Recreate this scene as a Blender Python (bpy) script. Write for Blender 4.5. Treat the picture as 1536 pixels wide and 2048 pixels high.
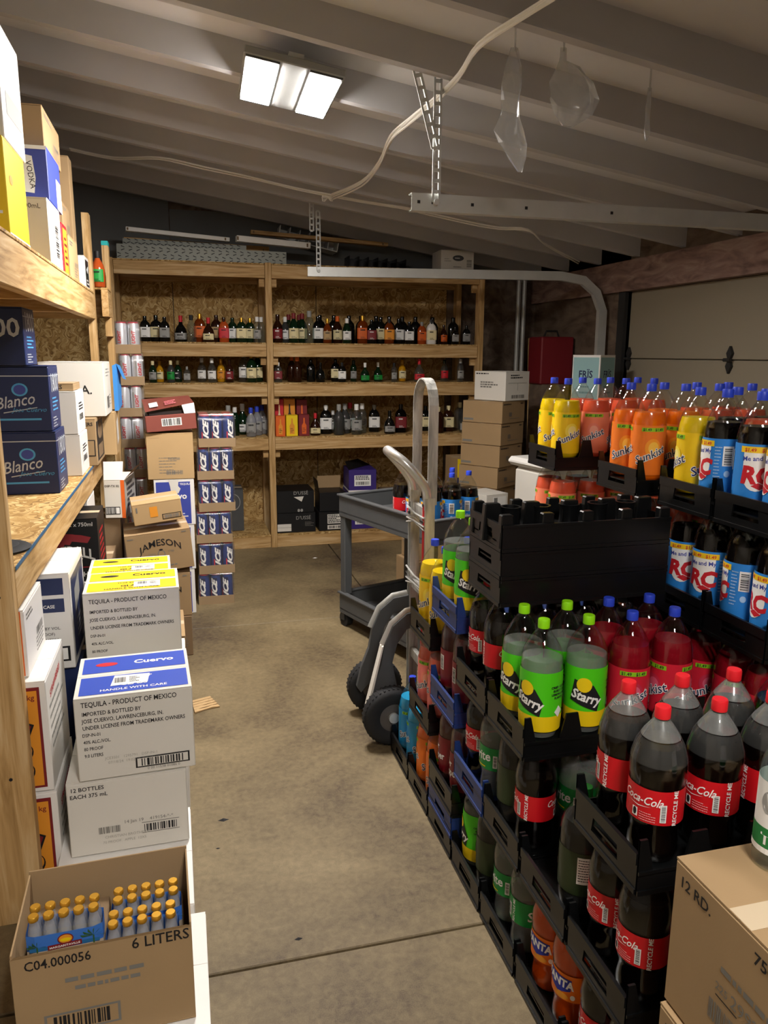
import bpy, bmesh, math, random
from mathutils import Vector, Matrix
random.seed(7)
SC = bpy.context.scene
for o in list(bpy.data.objects): bpy.data.objects.remove(o)
COL = SC.collection

# ---------------------------------------------------------------- camera, world, exposure
PX_W, PX_H, F = 1536.0, 2048.0, 1530.0
YAW, PITCH, ROLL = math.radians(14.75), math.radians(11.69), math.radians(-0.364)
EYE = Vector((0, 0, 1.6))
_f = Vector((math.sin(YAW)*math.cos(PITCH), math.cos(YAW)*math.cos(PITCH), -math.sin(PITCH)))
_r = Vector((math.cos(YAW), -math.sin(YAW), 0)); _d = _f.cross(_r)
_c, _s = math.cos(ROLL), math.sin(ROLL)
_r, _d = _c*_r + _s*_d, -_s*_r + _c*_d
cam = bpy.data.objects.new('camera', bpy.data.cameras.new('camera'))
COL.objects.link(cam)
m = Matrix.Identity(4)
for i in range(3): m[i][0], m[i][1], m[i][2], m[i][3] = _r[i], -_d[i], -_f[i], EYE[i]
cam.matrix_world = m
cam.data.sensor_fit = 'HORIZONTAL'; cam.data.sensor_width = 36; cam.data.lens = F/PX_W*36
cam.data.clip_start = .05
SC.camera = cam
w = bpy.data.worlds.new('world'); SC.world = w; w.use_nodes = True
w.node_tree.nodes['Background'].inputs[0].default_value = (.5, .55, .6, 1)
w.node_tree.nodes['Background'].inputs[1].default_value = .02
SC.view_settings.view_transform = 'Standard'; SC.view_settings.look = 'None'
SC.view_settings.gamma = 1; SC.view_settings.exposure = 1.25
SC.view_settings.use_curve_mapping = False
LAMP_FRONT, LAMP_REAR = 112.0, 84.0      # emission of the two ceiling fixtures' diffusers

def P(px, py, /, x=None, y=None, z=None):       # where the sight line of a photo pixel meets a plane of the room
    d = _f + _r*((px-PX_W/2)/F) + _d*((py-PX_H/2)/F)
    if x is not None: t = (x-EYE.x)/d.x
    elif y is not None: t = (y-EYE.y)/d.y
    else: t = (z-EYE.z)/d.z
    return EYE + d*t

# ---------------------------------------------------------------- materials
MATS = {}
def col(c):
    if isinstance(c, str):
        c = c.lstrip('#'); c = [int(c[i:i+2], 16)/255 for i in (0, 2, 4)]
        c = [v/12.92 if v <= .04045 else ((v+.055)/1.055)**2.4 for v in c]
    return (c[0], c[1], c[2], 1)
def mat(name, c, rough=.6, metal=0, trans=0, emit=0, spec=.5, bump=0, bscale=300, var=0, vscale=30, ior=1.45):
    if name in MATS: return MATS[name]
    M = bpy.data.materials.new(name); M.use_nodes = True; nt = M.node_tree; b = nt.nodes['Principled BSDF']
    b.inputs['Base Color'].default_value = col(c); b.inputs['Roughness'].default_value = rough
    b.inputs['Metallic'].default_value = metal; b.inputs['Specular IOR Level'].default_value = spec
    b.inputs['Transmission Weight'].default_value = trans; b.inputs['IOR'].default_value = ior
    if emit: b.inputs['Emission Color'].default_value = col(c); b.inputs['Emission Strength'].default_value = emit
    if var or bump:
        tc = nt.nodes.new('ShaderNodeTexCoord'); n = nt.nodes.new('ShaderNodeTexNoise')
        n.inputs['Scale'].default_value = vscale if var else bscale; n.inputs['Detail'].default_value = 5
        nt.links.new(tc.outputs['Object'], n.inputs['Vector'])
        if var:
            mx = nt.nodes.new('ShaderNodeMix'); mx.data_type = 'RGBA'; cc = col(c)
            mx.inputs[6].default_value = (cc[0]*(1-var), cc[1]*(1-var), cc[2]*(1-var), 1)
            mx.inputs[7].default_value = (min(1, cc[0]*(1+var)), min(1, cc[1]*(1+var)), min(1, cc[2]*(1+var)), 1)
            nt.links.new(n.outputs[0], mx.inputs[0]); nt.links.new(mx.outputs[2], b.inputs['Base Color'])
        if bump:
            n2 = nt.nodes.new('ShaderNodeTexNoise'); n2.inputs['Scale'].default_value = bscale
            nt.links.new(tc.outputs['Object'], n2.inputs['Vector'])
            bp = nt.nodes.new('ShaderNodeBump'); bp.inputs['Strength'].default_value = bump; bp.inputs['Distance'].default_value = .01
            nt.links.new(n2.outputs[0], bp.inputs['Height']); nt.links.new(bp.outputs[0], b.inputs['Normal'])
    MATS[name] = M; return M
def ramp_mat(name, stops, build, rough=.7, bump=.0, spec=.3):
    """Principled material whose colour is a ramp over the value that build(nt, coord) returns."""
    M = bpy.data.materials.new(name); M.use_nodes = True; nt = M.node_tree; b = nt.nodes['Principled BSDF']
    tc = nt.nodes.new('ShaderNodeTexCoord'); v = build(nt, tc.outputs['Object'])
    r = nt.nodes.new('ShaderNodeValToRGB'); e = r.color_ramp.elements
    e[0].position, e[0].color = stops[0][0], col(stops[0][1]); e[1].position, e[1].color = stops[-1][0], col(stops[-1][1])
    for p, c in stops[1:-1]: q = e.new(p); q.color = col(c)
    nt.links.new(v, r.inputs[0]); nt.links.new(r.outputs[0], b.inputs['Base Color'])
    b.inputs['Roughness'].default_value = rough; b.inputs['Specular IOR Level'].default_value = spec
    if bump:
        bp = nt.nodes.new('ShaderNodeBump'); bp.inputs['Strength'].default_value = bump; bp.inputs['Distance'].default_value = .004
        nt.links.new(v, bp.inputs['Height']); nt.links.new(bp.outputs[0], b.inputs['Normal'])
    MATS[name] = M; return M
def _map(nt, c, scale, rnd=True):
    mp = nt.nodes.new('ShaderNodeMapping'); mp.inputs['Scale'].default_value = scale; nt.links.new(c, mp.inputs['Vector'])
    if rnd:
        oi = nt.nodes.new('ShaderNodeObjectInfo'); mu = nt.nodes.new('ShaderNodeMath'); mu.operation = 'MULTIPLY'; mu.inputs[1].default_value = 40
        nt.links.new(oi.outputs['Random'], mu.inputs[0]); cb = nt.nodes.new('ShaderNodeCombineXYZ')
        for i in range(3): nt.links.new(mu.outputs[0], cb.inputs[i])
        nt.links.new(cb.outputs[0], mp.inputs['Location'])
    return mp.outputs[0]
def _noise(nt, v, scale, detail=6, dist=0, rough=.55):
    n = nt.nodes.new('ShaderNodeTexNoise'); n.inputs['Scale'].default_value = scale; n.inputs['Detail'].default_value = detail
    n.inputs['Distortion'].default_value = dist; n.inputs['Roughness'].default_value = rough; nt.links.new(v, n.inputs['Vector']); return n.outputs[0]
def _mixv(nt, a, b, f, op='ADD'):
    m1 = nt.nodes.new('ShaderNodeMath'); m1.operation = 'MULTIPLY'; m1.inputs[1].default_value = f; nt.links.new(b, m1.inputs[0])
    m2 = nt.nodes.new('ShaderNodeMath'); m2.operation = op; nt.links.new(a, m2.inputs[0]); nt.links.new(m1.outputs[0], m2.inputs[1]); return m2.outputs[0]
for ax, s in (('x', (.7, 9, 9)), ('y', (9, .7, 9)), ('z', (9, 9, .7))):
    ramp_mat('wood_'+ax, [(.25, '#634a2a'), (.42, '#a3804f'), (.55, '#bb9763'), (.75, '#d0b284')],
             lambda nt, c, s=s: _mixv(nt, _noise(nt, _map(nt, c, s), 2.2, 4, 2.2), _noise(nt, _map(nt, c, tuple(v*5 for v in s)), 3, 2), .12, 'ADD'), .65, .12)
def _osb(nt, c):
    v = nt.nodes.new('ShaderNodeTexVoronoi'); v.inputs['Scale'].default_value = 30; v.inputs['Randomness'].default_value = 1
    n = _noise(nt, c, 6, 2)
    mp = _map(nt, c, (1, .35, .6), False); a = nt.nodes.new('ShaderNodeVectorMath'); a.operation = 'ADD'
    nt.links.new(mp, a.inputs[0]); nt.links.new(n, a.inputs[1]); nt.links.new(a.outputs[0], v.inputs['Vector'])
    bw = nt.nodes.new('ShaderNodeRGBToBW'); nt.links.new(v.outputs['Color'], bw.inputs[0]); return bw.outputs[0]
ramp_mat('osb', [(.05, '#7a5a30'), (.4, '#a8844c'), (.65, '#c0a068'), (.95, '#d8bd88')], _osb, .8, .1)
ramp_mat('concrete', [(.22, '#47392a'), (.42, '#685a41'), (.58, '#7a6b4e'), (.8, '#948464')],
         lambda nt, c: _mixv(nt, _mixv(nt, _noise(nt, c, 1.3, 8, .4, .62), _noise(nt, c, 45, 4, .5), .3), _noise(nt, c, 300, 2), .2, 'ADD'), .62, .04, .4)
MATS['concrete'].node_tree.nodes['Color Ramp'].color_ramp.elements[0].position = .45
for e, p in zip(MATS['concrete'].node_tree.nodes['Color Ramp'].color_ramp.elements, (.55, .68, .8, 1.0)): e.position = p
mat('dark_panel', '#6a6c6b', .9, var=.15, vscale=3)
ramp_mat('stained_board', [(.3, '#4c4036'), (.5, '#6a5b4e'), (.7, '#80705f')], lambda nt, c: _noise(nt, _map(nt, c, (3, 1, 3), False), 3, 6, 1), .8)
ramp_mat('red_beam', [(.3, '#665148'), (.5, '#866c62'), (.75, '#a08c7e')], lambda nt, c: _noise(nt, _map(nt, c, (3, .8, 3), False), 4, 6, 1.5), .8)
def _steel(nt, c): return _noise(nt, _map(nt, c, (6, 6, 1)), 6, 5, .5)
ramp_mat('scuffed_aluminium', [(.3, '#8c8c88'), (.5, '#b9b9b4'), (.7, '#d6d6d0')], _steel, .36)
MATS['scuffed_aluminium'].node_tree.nodes['Principled BSDF'].inputs['Metallic'].default_value = .45
def film(name, c, gloss=.12, alpha=.1, rough=.06):
    """clear plastic: a thin shell that lets light straight through, with a glossy Fresnel skin"""
    M = bpy.data.materials.new(name); M.use_nodes = True; nt = M.node_tree; nt.nodes.clear()
    out = nt.nodes.new('ShaderNodeOutputMaterial'); t = nt.nodes.new('ShaderNodeBsdfTransparent'); t.inputs[0].default_value = col(c)
    d = nt.nodes.new('ShaderNodeBsdfDiffuse'); d.inputs[0].default_value = (.8, .8, .8, 1)
    g = nt.nodes.new('ShaderNodeBsdfGlossy'); g.inputs['Roughness'].default_value = rough
    lw = nt.nodes.new('ShaderNodeLayerWeight'); lw.inputs[0].default_value = .5
    pw = nt.nodes.new('ShaderNodeMath'); pw.operation = 'POWER'; pw.inputs[1].default_value = 4; nt.links.new(lw.outputs['Facing'], pw.inputs[0])
    ad = nt.nodes.new('ShaderNodeMath'); ad.operation = 'MULTIPLY_ADD'; ad.inputs[1].default_value = .6; ad.inputs[2].default_value = gloss; ad.use_clamp = True
    nt.links.new(pw.outputs[0], ad.inputs[0])
    m1 = nt.nodes.new('ShaderNodeMixShader'); m1.inputs[0].default_value = alpha
    nt.links.new(t.outputs[0], m1.inputs[1]); nt.links.new(d.outputs[0], m1.inputs[2])
    m2 = nt.nodes.new('ShaderNodeMixShader'); nt.links.new(ad.outputs[0], m2.inputs[0])
    nt.links.new(m1.outputs[0], m2.inputs[1]); nt.links.new(g.outputs[0], m2.inputs[2]); nt.links.new(m2.outputs[0], out.inputs[0])
    MATS[name] = M; return M
film('pet', '#f6f8f6', .04, .0, .03); film('pet_mist', '#eef0ee', .02, .2, .3); film('pet_haze', '#f0f0f0', .02, .04, .3); film('clear_bright', '#f2f4f4', .06, .22); film('shrink', '#fafafa', .05, .03, .14); film('bag_film', '#f4f4f2', .16, .3, .12)
film('clear_drink', '#dfe9da', .0, .16); film('green_drink', '#4a5c38', .0, .04); film('clear_glass', '#dfe6e4', .05, .03)  # clear_drink's pale haze stands in for lamp light refracted through the bottle
film('glass_green', '#2f6a35', .05, .05); film('glass_bluewhite', '#c4d2e8', .05, .25)
mat('black_plastic', '#0c0d0e', .3, var=.2, vscale=20); mat('blue_plastic', '#20366f', .4, var=.15, vscale=20)
mat('cap_blue', '#2b45c8', .4); mat('cap_red', '#e2202a', .4); mat('cap_lime', '#8fe010', .4); mat('cap_green', '#1c8f3c', .4)
mat('cola', '#060303', .08, spec=.3); mat('white', '#eeeeea', .6); mat('ink', '#17171a', .6); mat('greyink', '#77756f', .7); mat('fadeink', '#a9a79e', .7)
mat('card', '#a08560', .85, var=.1, vscale=6, bump=.02, bscale=200); mat('card_dark', '#80694d', .85, var=.1, vscale=6); mat('card_light', '#b89a6e', .85, var=.08, vscale=6)
mat('whitecard', '#d8d5cc', .75, var=.05, vscale=5); mat('whitegloss', '#e9e7e2', .45); mat('boxblack', '#121315', .45); mat('navybox', '#1d2c58', .42)
mat('purplebox', '#3a2a78', .45); mat('bluebox', '#3d4aa0', .5); mat('bluetop', '#2a4bb8', .5); mat('yellowprint', '#f0cf10', .5); mat('orangeprint', '#e0661c', .55)
mat('amberprint', '#e3952c', .55); mat('maroonprint', '#7a1f24', .55); mat('redprint', '#c8202c', .5); mat('tealprint', '#5a8f94', .6); mat('lightblue', '#4fa3dc', .5)
mat('grey_plastic', '#4b4d4e', .55, var=.12, vscale=15); mat('rubber', '#1b1c1e', .75, var=.15, vscale=40); mat('hubgrey', '#55504c', .5, var=.2, vscale=30)
mat('chrome', '#d2d2d0', .34, metal=.8); mat('galv', '#c4c6c2', .42, metal=.3, var=.12, vscale=12); mat('dark_steel', '#3a3a3a', .5, metal=.5); mat('red_strip', '#b81c22', .5)
mat('ceiling_paint', '#d2d1d0', .9, var=.08, vscale=2); mat('rafter_paint', '#b4b3b3', .9, var=.12, vscale=3); mat('wall_paint', '#a8a094', .9, var=.2, vscale=2)
mat('door_tan', '#8b8270', .7, var=.04, vscale=1.5); mat('cable', '#e6e3da', .5); mat('gold', '#d9a53a', .28, metal=.7)
mat('tape', '#c9b79a', .25); mat('amber', '#6a2c0a', .1); mat('brown_glass', '#2a1208', .1); mat('dark_glass', '#0b0c0b', .08); mat('dkgreen_glass', '#0c2412', .08)
mat('orange_glass', '#a8481c', .12); mat('gold_glass', '#c08a18', .12); mat('white_glass', '#e4e2dc', .3); mat('pink', '#e8808c', .5); mat('cream', '#e6d9a8', .6); mat('labelgrey', '#9a9a96', .6)
mat('lamp_housing', '#8e908e', .6); mat('beam_grey', '#84877f', .5, metal=.2); mat('floor_dirt', '#2c2a2c', .8); mat('canblue', '#22408c', .3, metal=.5); mat('canwhite', '#d5d8de', .3, metal=.4); mat('canred', '#c8384a', .35, metal=.3); mat('mintbox', '#8fb5b8', .6)

# ---------------------------------------------------------------- mesh builder
_TXT = {}
def text_mesh(s, bold, shear):
    k = (s, bold, shear)
    if k not in _TXT:
        c = bpy.data.curves.new('t', 'FONT'); c.body = s; c.resolution_u = 2; c.offset = bold; c.shear = shear; c.align_x = 'CENTER'
        o = bpy.data.objects.new('t', c); me = bpy.data.meshes.new_from_object(o)
        _TXT[k] = ([tuple(v.co) for v in me.vertices], [tuple(p.vertices) for p in me.polygons])
        bpy.data.objects.remove(o); bpy.data.curves.remove(c); bpy.data.meshes.remove(me)
    return _TXT[k]
class MB:
    def __init__(s): s.v = []; s.f = []; s.m = []; s.ms = []; s.sm = []
    def mi(s, mt):
        mt = MATS[mt] if isinstance(mt, str) else mt
        if mt not in s.ms: s.ms.append(mt)
        return s.ms.index(mt)
    def add(s, vs, fs, mt, smooth=False, T=None):
        n = len(s.v); k = s.mi(mt)
        for q in vs: s.v.append(tuple(T(q)) if T else tuple(q))
        for q in fs: s.f.append([n+i for i in q]); s.m.append(k); s.sm.append(smooth)
        return s
    def box(s, x0, x1, y0, y1, z0, z1, mt, T=None):
        return s.add([(x0,y0,z0),(x1,y0,z0),(x1,y1,z0),(x0,y1,z0),(x0,y0,z1),(x1,y0,z1),(x1,y1,z1),(x0,y1,z1)],
                     [(0,3,2,1),(4,5,6,7),(0,1,5,4),(1,2,6,5),(2,3,7,6),(3,0,4,7)], mt, False, T)
    def bar(s, a, b, wd, h, mt, up=(0, 0, 1)):
        a, b = Vector(a), Vector(b); t = (b-a).normalized(); u = Vector(up); sd = t.cross(u)
        if sd.length < .01: sd = t.cross(Vector((0, 1, 0)))
        sd.normalize(); u = sd.cross(t)
        vs = [p + sd*i*wd/2 + u*j*h/2 for p in (a, b) for i, j in ((-1,-1),(1,-1),(1,1),(-1,1))]
        return s.add(vs, [(0,1,2,3),(7,6,5,4),(0,4,5,1),(1,5,6,2),(2,6,7,3),(3,7,4,0)], mt)
    def lathe(s, prof, n, mt, sq=0, sx=1, sy=1, c=(0, 0, 0), capb=True, capt=True, smooth=True):
        vs = []; fs = []
        for r, z in prof:
            for i in range(n):
                a = 2*math.pi*(i+.5)/n; ca, sa = math.cos(a), math.sin(a)
                k = 1/max(abs(ca), abs(sa)) if sq else 1; k = 1+(min(k, 1.28)-1)*sq
                vs.append((c[0]+r*k*ca*sx, c[1]+r*k*sa*sy, c[2]+z))
        for j in range(len(prof)-1):
            for i in range(n): fs.append((j*n+i, j*n+(i+1) % n, (j+1)*n+(i+1) % n, (j+1)*n+i))
        s.add(vs, fs, mt, smooth)
        b = len(s.v)-len(vs)
        if capb: s.f.append([b+i for i in range(n)][::-1]); s.m.append(s.mi(mt)); s.sm.append(False)
        if capt: s.f.append([b+(len(prof)-1)*n+i for i in range(n)]); s.m.append(s.mi(mt)); s.sm.append(False)
        return s
    def tube(s, pts, r, n, mt, flat=None):
        pts = [Vector(p) for p in pts]; vs = []; fs = []; prev = None
        for i, p in enumerate(pts):
            t = (pts[min(i+1, len(pts)-1)]-pts[max(i-1, 0)]).normalized()
            if prev is None:
                u = t.cross(Vector((0, 0, 1)))
                if u.length < .05: u = t.cross(Vector((0, 1, 0)))
            else: u = prev - t*prev.dot(t)
            u.normalize(); prev = u; q = t.cross(u)
            rr = r[i] if isinstance(r, (list, tuple)) else r
            for k in range(n):
                a = 2*math.pi*(k+.5)/n; vs.append(p + u*math.cos(a)*rr*(flat or 1) + q*math.sin(a)*rr)
        for j in range(len(pts)-1):
            for k in range(n): fs.append((j*n+k, j*n+(k+1) % n, (j+1)*n+(k+1) % n, (j+1)*n+k))
        fs += [tuple(range(n))[::-1], tuple((len(pts)-1)*n+k for k in range(n))]
        return s.add(vs, fs, mt, n > 4)
    def cyl(s, a, b, r, n, mt): return s.tube([a, b], r, n, mt)
    def prism(s, poly, d0, d1, mt, T):          # 2-D outline (counter-clockwise), swept from d0 to d1 along w; T(u,v,w)
        n = len(poly)
        vs = [T(u, v, d) for d in (d0, d1) for u, v in poly]
        return s.add(vs, [tuple(range(n))[::-1], tuple(range(n, 2*n))]+[(i, (i+1) % n, n+(i+1) % n, n+i) for i in range(n)], mt)
    # flat print; T(u,v,layer) maps print space to the surface
    def rect(s, u0, v0, u1, v1, mt, T, k=0, n=1):
        vs = []; fs = []
        for i in range(n+1): u = u0+(u1-u0)*i/n; vs += [T(u, v0, k), T(u, v1, k)]
        for i in range(n): fs.append((2*i, 2*i+2, 2*i+3, 2*i+1))
        return s.add(vs, fs, mt)
    def poly(s, pts, mt, T, k=0): return s.add([T(u, v, k) for u, v in pts], [tuple(range(len(pts)))], mt)
    def ell(s, cu, cv, ru, rv, mt, T, k=0, n=20):
        return s.poly([(cu+ru*math.cos(2*math.pi*i/n), cv+rv*math.sin(2*math.pi*i/n)) for i in range(n)], mt, T, k)
    def text(s, t, u, v, size, mt, T, k=0, bold=0, shear=0, rot=0, sx=1, arc=0):
        vs, fs = text_mesh(t, bold, shear); ca, sa = math.cos(rot), math.sin(rot); out = []
        for a, b, _ in vs:
            a, b = a*size*sx, b*size
            if arc: b -= arc*a*a
            out.append(T(u+a*ca-b*sa, v+a*sa+b*ca, k))
        return s.add(out, fs, mt)
    def barcode(s, u0, v0, u1, v1, mt, T, k=0, vertical=False, seed=1):
        rnd = random.Random(seed); p = 0
        L = (v1-v0) if vertical else (u1-u0); n = 26
        while p < n:
            wd = rnd.choice((.5, .7, 1, 1.5)); a, b = p/n*L, min(1, (p+wd)/n)*L
            if vertical: s.rect(u0, v0+a, u1, v0+b, mt, T, k)
            else: s.rect(u0+a, v0, u0+b, v1, mt, T, k)
            p += wd + rnd.choice((.5, .6, 1, 1.2))
        return s
    def lines(s, u0, u1, v, n, dv, h, mt, T, k=0, seed=3):      # rows of small unreadable print
        rnd = random.Random(seed)
        for i in range(n):
            u = u0; vv = v-i*dv; end = u0+(u1-u0)*rnd.uniform(.6, 1)
            while u < end:
                wd = (u1-u0)*rnd.uniform(.05, .18); s.rect(u, vv, min(u+wd, u1), vv+h, mt, T, k); u += wd+(u1-u0)*.03
        return s
    def mesh(s, name, bevel=0, sharp=None):
        me = bpy.data.meshes.new(name); me.from_pydata(s.v, [], s.f)
        for q in s.ms: me.materials.append(q)
        me.polygons.foreach_set('material_index', s.m); me.polygons.foreach_set('use_smooth', s.sm)
        if bevel:
            bm = bmesh.new(); bm.from_mesh(me)
            bmesh.ops.bevel(bm, geom=bm.edges[:], offset=bevel, segments=1, affect='EDGES', clamp_overlap=True)
            bm.to_mesh(me); bm.free()
        me.update()
        if any(s.sm): me.set_sharp_from_angle(angle=math.radians(sharp or 50))
        return me
    def build(s, name, parent=None, bevel=0, sharp=None, loc=None): return ob(name, s.mesh(name, bevel, sharp), parent, loc)
def ob(name, me, parent=None, loc=None, rz=0):
    o = bpy.data.objects.new(name, me); COL.objects.link(o); o.parent = parent
    if loc is not None: o.location = loc
    if rz: o.rotation_euler.z = rz
    return o
LABELS = {}
def tag(o, label, cat, group=None):
    n = len(label.split())
    if not 4 <= n <= 16: print('LABEL LENGTH', n, label)
    if label in LABELS and LABELS[label] != group: print('DUPLICATE LABEL', label)
    LABELS[label] = group if group else 'x'+label
    o['label'] = label; o['category'] = cat
    if group: o['group'] = group
    return o
def thing(name, label, cat, loc=(0, 0, 0), rz=0, group=None, rx=0, ry=0):
    o = bpy.data.objects.new(name, None); COL.objects.link(o); o.location = loc; o.rotation_euler = (rx, ry, rz)
    o.empty_display_size = .05
    return tag(o, label, cat, group)
def struct(o): o['kind'] = 'structure'; return o
ORD = ['first', 'second', 'third', 'fourth', 'fifth', 'sixth', 'seventh', 'eighth', 'ninth', 'tenth', 'eleventh', 'twelfth', 'thirteenth', 'fourteenth', 'fifteenth',
       'sixteenth', 'seventeenth', 'eighteenth', 'nineteenth', 'twentieth', 'twenty-first', 'twenty-second', 'twenty-third', 'twenty-fourth', 'twenty-fifth', 'twenty-sixth', 'twenty-seventh', 'twenty-eighth']

# ---------------------------------------------------------------- the room
XL, XR, YB, YF = -1.25, 3.3, 6.92, -2.6
SL = .15
def zc(x): return 2.86 - SL*(x-.5)                      # sloping underside of the roof boards
fl = struct(MB().box(XL-.1, XR+.1, YF-.1, YB+.1, -.06, -.02, 'floor_dirt').build('floor'))
GAP = .004
xs = [XL-.1, 1.16, XR+.1]; ys = [YF-.1, 1.775, 4.43, YB+.1]
for i in range(2):
    for j in range(3):
        MB().box(xs[i]+GAP, xs[i+1]-GAP, ys[j]+GAP, ys[j+1]-GAP, -.02, 0, 'concrete').build('slab', fl, bevel=.003)
b = struct(MB().box(XL-.1, XR+.1, YB+.02, YB+.1, 0, 3.3, 'stained_board').build('wall_back'))
x = XL
while x < XR:
    MB().box(x+.002, min(x+1.215, XR), YB, YB+.02, 0, 2.28, 'osb' if x < 2.3 else 'stained_board').build('sheet', b)
    MB().box(x+.002, min(x+1.215, XR), YB, YB+.02, 2.284, zc(min(x+1.2, XR))-.002, 'dark_panel').build('sheet', b); x += 1.22
struct(MB().box(XL-.1, XL, YF, YB, 0, 3.3, 'wall_paint').build('wall_left'))
struct(MB().box(XL-.1, XR+.1, YF-.1, YF, 0, 3.3, 'wall_paint').build('wall_front'))
DY0, DY1, DZ = 2.55, 5.32, 2.07                          # garage door opening in the right-hand wall
wr = struct(MB().box(XR+.12, XR+.2, YF, YB, 0, 3.0, 'stained_board').build('wall_right'))
MB().box(XR, XR+.12, DY1, YB, 0, 2.44, 'stained_board').build('wall_panel', wr)
MB().box(XR, XR+.12, YF, DY0, 0, 2.44, 'stained_board').build('wall_panel', wr)
MB().box(XR-.05, XR+.12, YF, YB, DZ, DZ+.22, 'red_beam').build('header_beam', wr)
MB().box(XR, XR+.12, YF, YB, DZ+.22, 2.46, 'stained_board').build('header_board', wr)
MB().box(XR-.03, XR+.12, DY1, DY1+.09, 0, DZ, 'dark_steel').build('jamb', wr)
dr = struct(MB().box(XR+.06, XR+.08, DY0, DY1, 0, DZ, 'door_tan').build('door_1'))
for k in range(4):
    MB().box(XR+.02, XR+.06, DY0+.005, DY1-.005, k*.525+.003, min(DZ, (k+1)*.525)-.003, 'door_tan').build('door_panel', dr, bevel=.004)
for k in (1, 2, 3):
    for yy in (DY1-.04, 4.15, 3.0):
        h = MB()
        for sg in (-1, 1):
            h.add([(XR, yy-.012, k*.525+sg*.01), (XR, yy+.012, k*.525+sg*.01), (XR, yy+.026, k*.525+sg*.04), (XR, yy, k*.525+sg*.085), (XR, yy-.026, k*.525+sg*.04),
                   (XR+.019, yy-.012, k*.525+sg*.01), (XR+.019, yy+.012, k*.525+sg*.01), (XR+.019, yy+.026, k*.525+sg*.04), (XR+.019, yy, k*.525+sg*.085), (XR+.019, yy-.026, k*.525+sg*.04)],
                  [(0,1,2,3,4), (0,5,6,1), (1,6,7,2), (2,7,8,3), (3,8,9,4), (4,9,5,0)], 'dark_steel')
        h.cyl((XR-.008, yy-.03, k*.525), (XR-.008, yy+.03, k*.525), .012, 8, 'dark_steel'); h.build('hinge', dr)
def slope(x0, x1, y0, y1, dz0, dz1, mt, m=None):
    m = m or MB(); vs = [(x, y, zc(x)+d) for d in (dz0, dz1) for x, y in ((x0,y0),(x1,y0),(x1,y1),(x0,y1))]
    return m.add(vs, [(0,3,2,1),(4,5,6,7),(0,1,5,4),(1,2,6,5),(2,3,7,6),(3,0,4,7)], mt)
ce = struct(slope(XL-.1, XR+.2, YF-.1, YB+.1, .02, .06, 'ceiling_paint').build('ceiling'))
y = YF
while y < YB:
    slope(XL-.1, XR+.2, y+.002, min(y+1.2, YB+.1)-.002, 0, .02, 'ceiling_paint').build('roof_board', ce); y += 1.2
y = YF+.25
while y < YB:
    slope(XL, XR, y, y+.045, -.13, 0, 'rafter_paint').build('rafter', ce); y += .54

# ---------------------------------------------------------------- lamps: two twin-panel ceiling fixtures
def fixture(cx, cy, rz, strength, label):
    zt = zc(cx)-.135
    t = thing('ceiling_light', label, 'ceiling light', (cx, cy, zt), rz, 'twin ceiling fixtures', ry=math.atan(SL))
    MB().box(-.2, .2, -.275, .275, -.03, 0, 'lamp_housing').build('housing', t, bevel=.004)
    em = mat('lamp_%d' % strength, '#fff8f2', .5, emit=strength)
    for sx in (-1, 1):
        a = MB().box(sx*.125-.066, sx*.125+.066, -.268, .268, -.038, -.03, 'grey_plastic').build('panel_frame', t)
        MB().box(sx*.125-.062, sx*.125+.062, -.24, .24, -.042, -.038, em).build('diffuser', a)
    for yy in (-.24, .24): MB().box(-.03, .03, yy-.02, yy+.02, 0, .02, 'galv').build('mount_bracket', t)
fixture(.5, 3.52, -.03, LAMP_FRONT, 'lit twin-panel ceiling light between the rafters above the aisle')
fixture(.45, -.35, 0, LAMP_REAR, 'second twin-panel ceiling light behind the viewer near the entrance')

# ---------------------------------------------------------------- shelving
def boards(root, lst):
    for nm, x0, x1, y0, y1, z0, z1, mt in lst: MB().box(x0, x1, y0, y1, z0, z1, mt).build(nm, root, bevel=.002)
YS = 6.29; ZD = [.105, .925, 1.365, 1.68, 2.285]
bs = thing('storage_shelf', 'tall pine lumber shelving with two bays along the back wall', 'shelf', (0, 0, 0))
L = []
for px0, px1 in ((-.5, -.45), (.675, .725), (2.47, 2.515)):
    L.append(('post', px0, px1, YS-.03, YS+.06, 0, 2.29, 'wood_z')); L.append(('post', px0, px1, YB-.1, YB-.01, 0, 2.29, 'wood_z'))
for k, zt in enumerate(ZD):
    hb = (.095, .095, .1, .1, .1)[k]
    for x0, x1 in ((-.45, .675), (.725, 2.47)):
        L.append(('shelf_board', x0+.002, x1-.002, YS-.02, YS+.02, zt-hb-.01, zt-.01, 'wood_x'))
        L.append(('deck', x0+.001, x1-.001, YS-.022, YB-.01, zt-.0095, zt, 'osb'))
        L.append(('shelf_board', x0+.002, x1-.002, YB-.05, YB-.012, zt-hb-.01, zt-.0105, 'wood_x'))
    if k:
        for x0 in (.63, .727, 2.425): L.append(('support_block', x0, x0+.043, YS+.022, YS+.06, zt-hb-.075, zt-hb-.011, 'wood_x'))
boards(bs, L)
XS, ZLO, ZUP = -.45, 1.04, 1.93
ls = thing('storage_shelf', 'lumber shelving with chipboard decks along the left wall, nearest', 'shelf')
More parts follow.
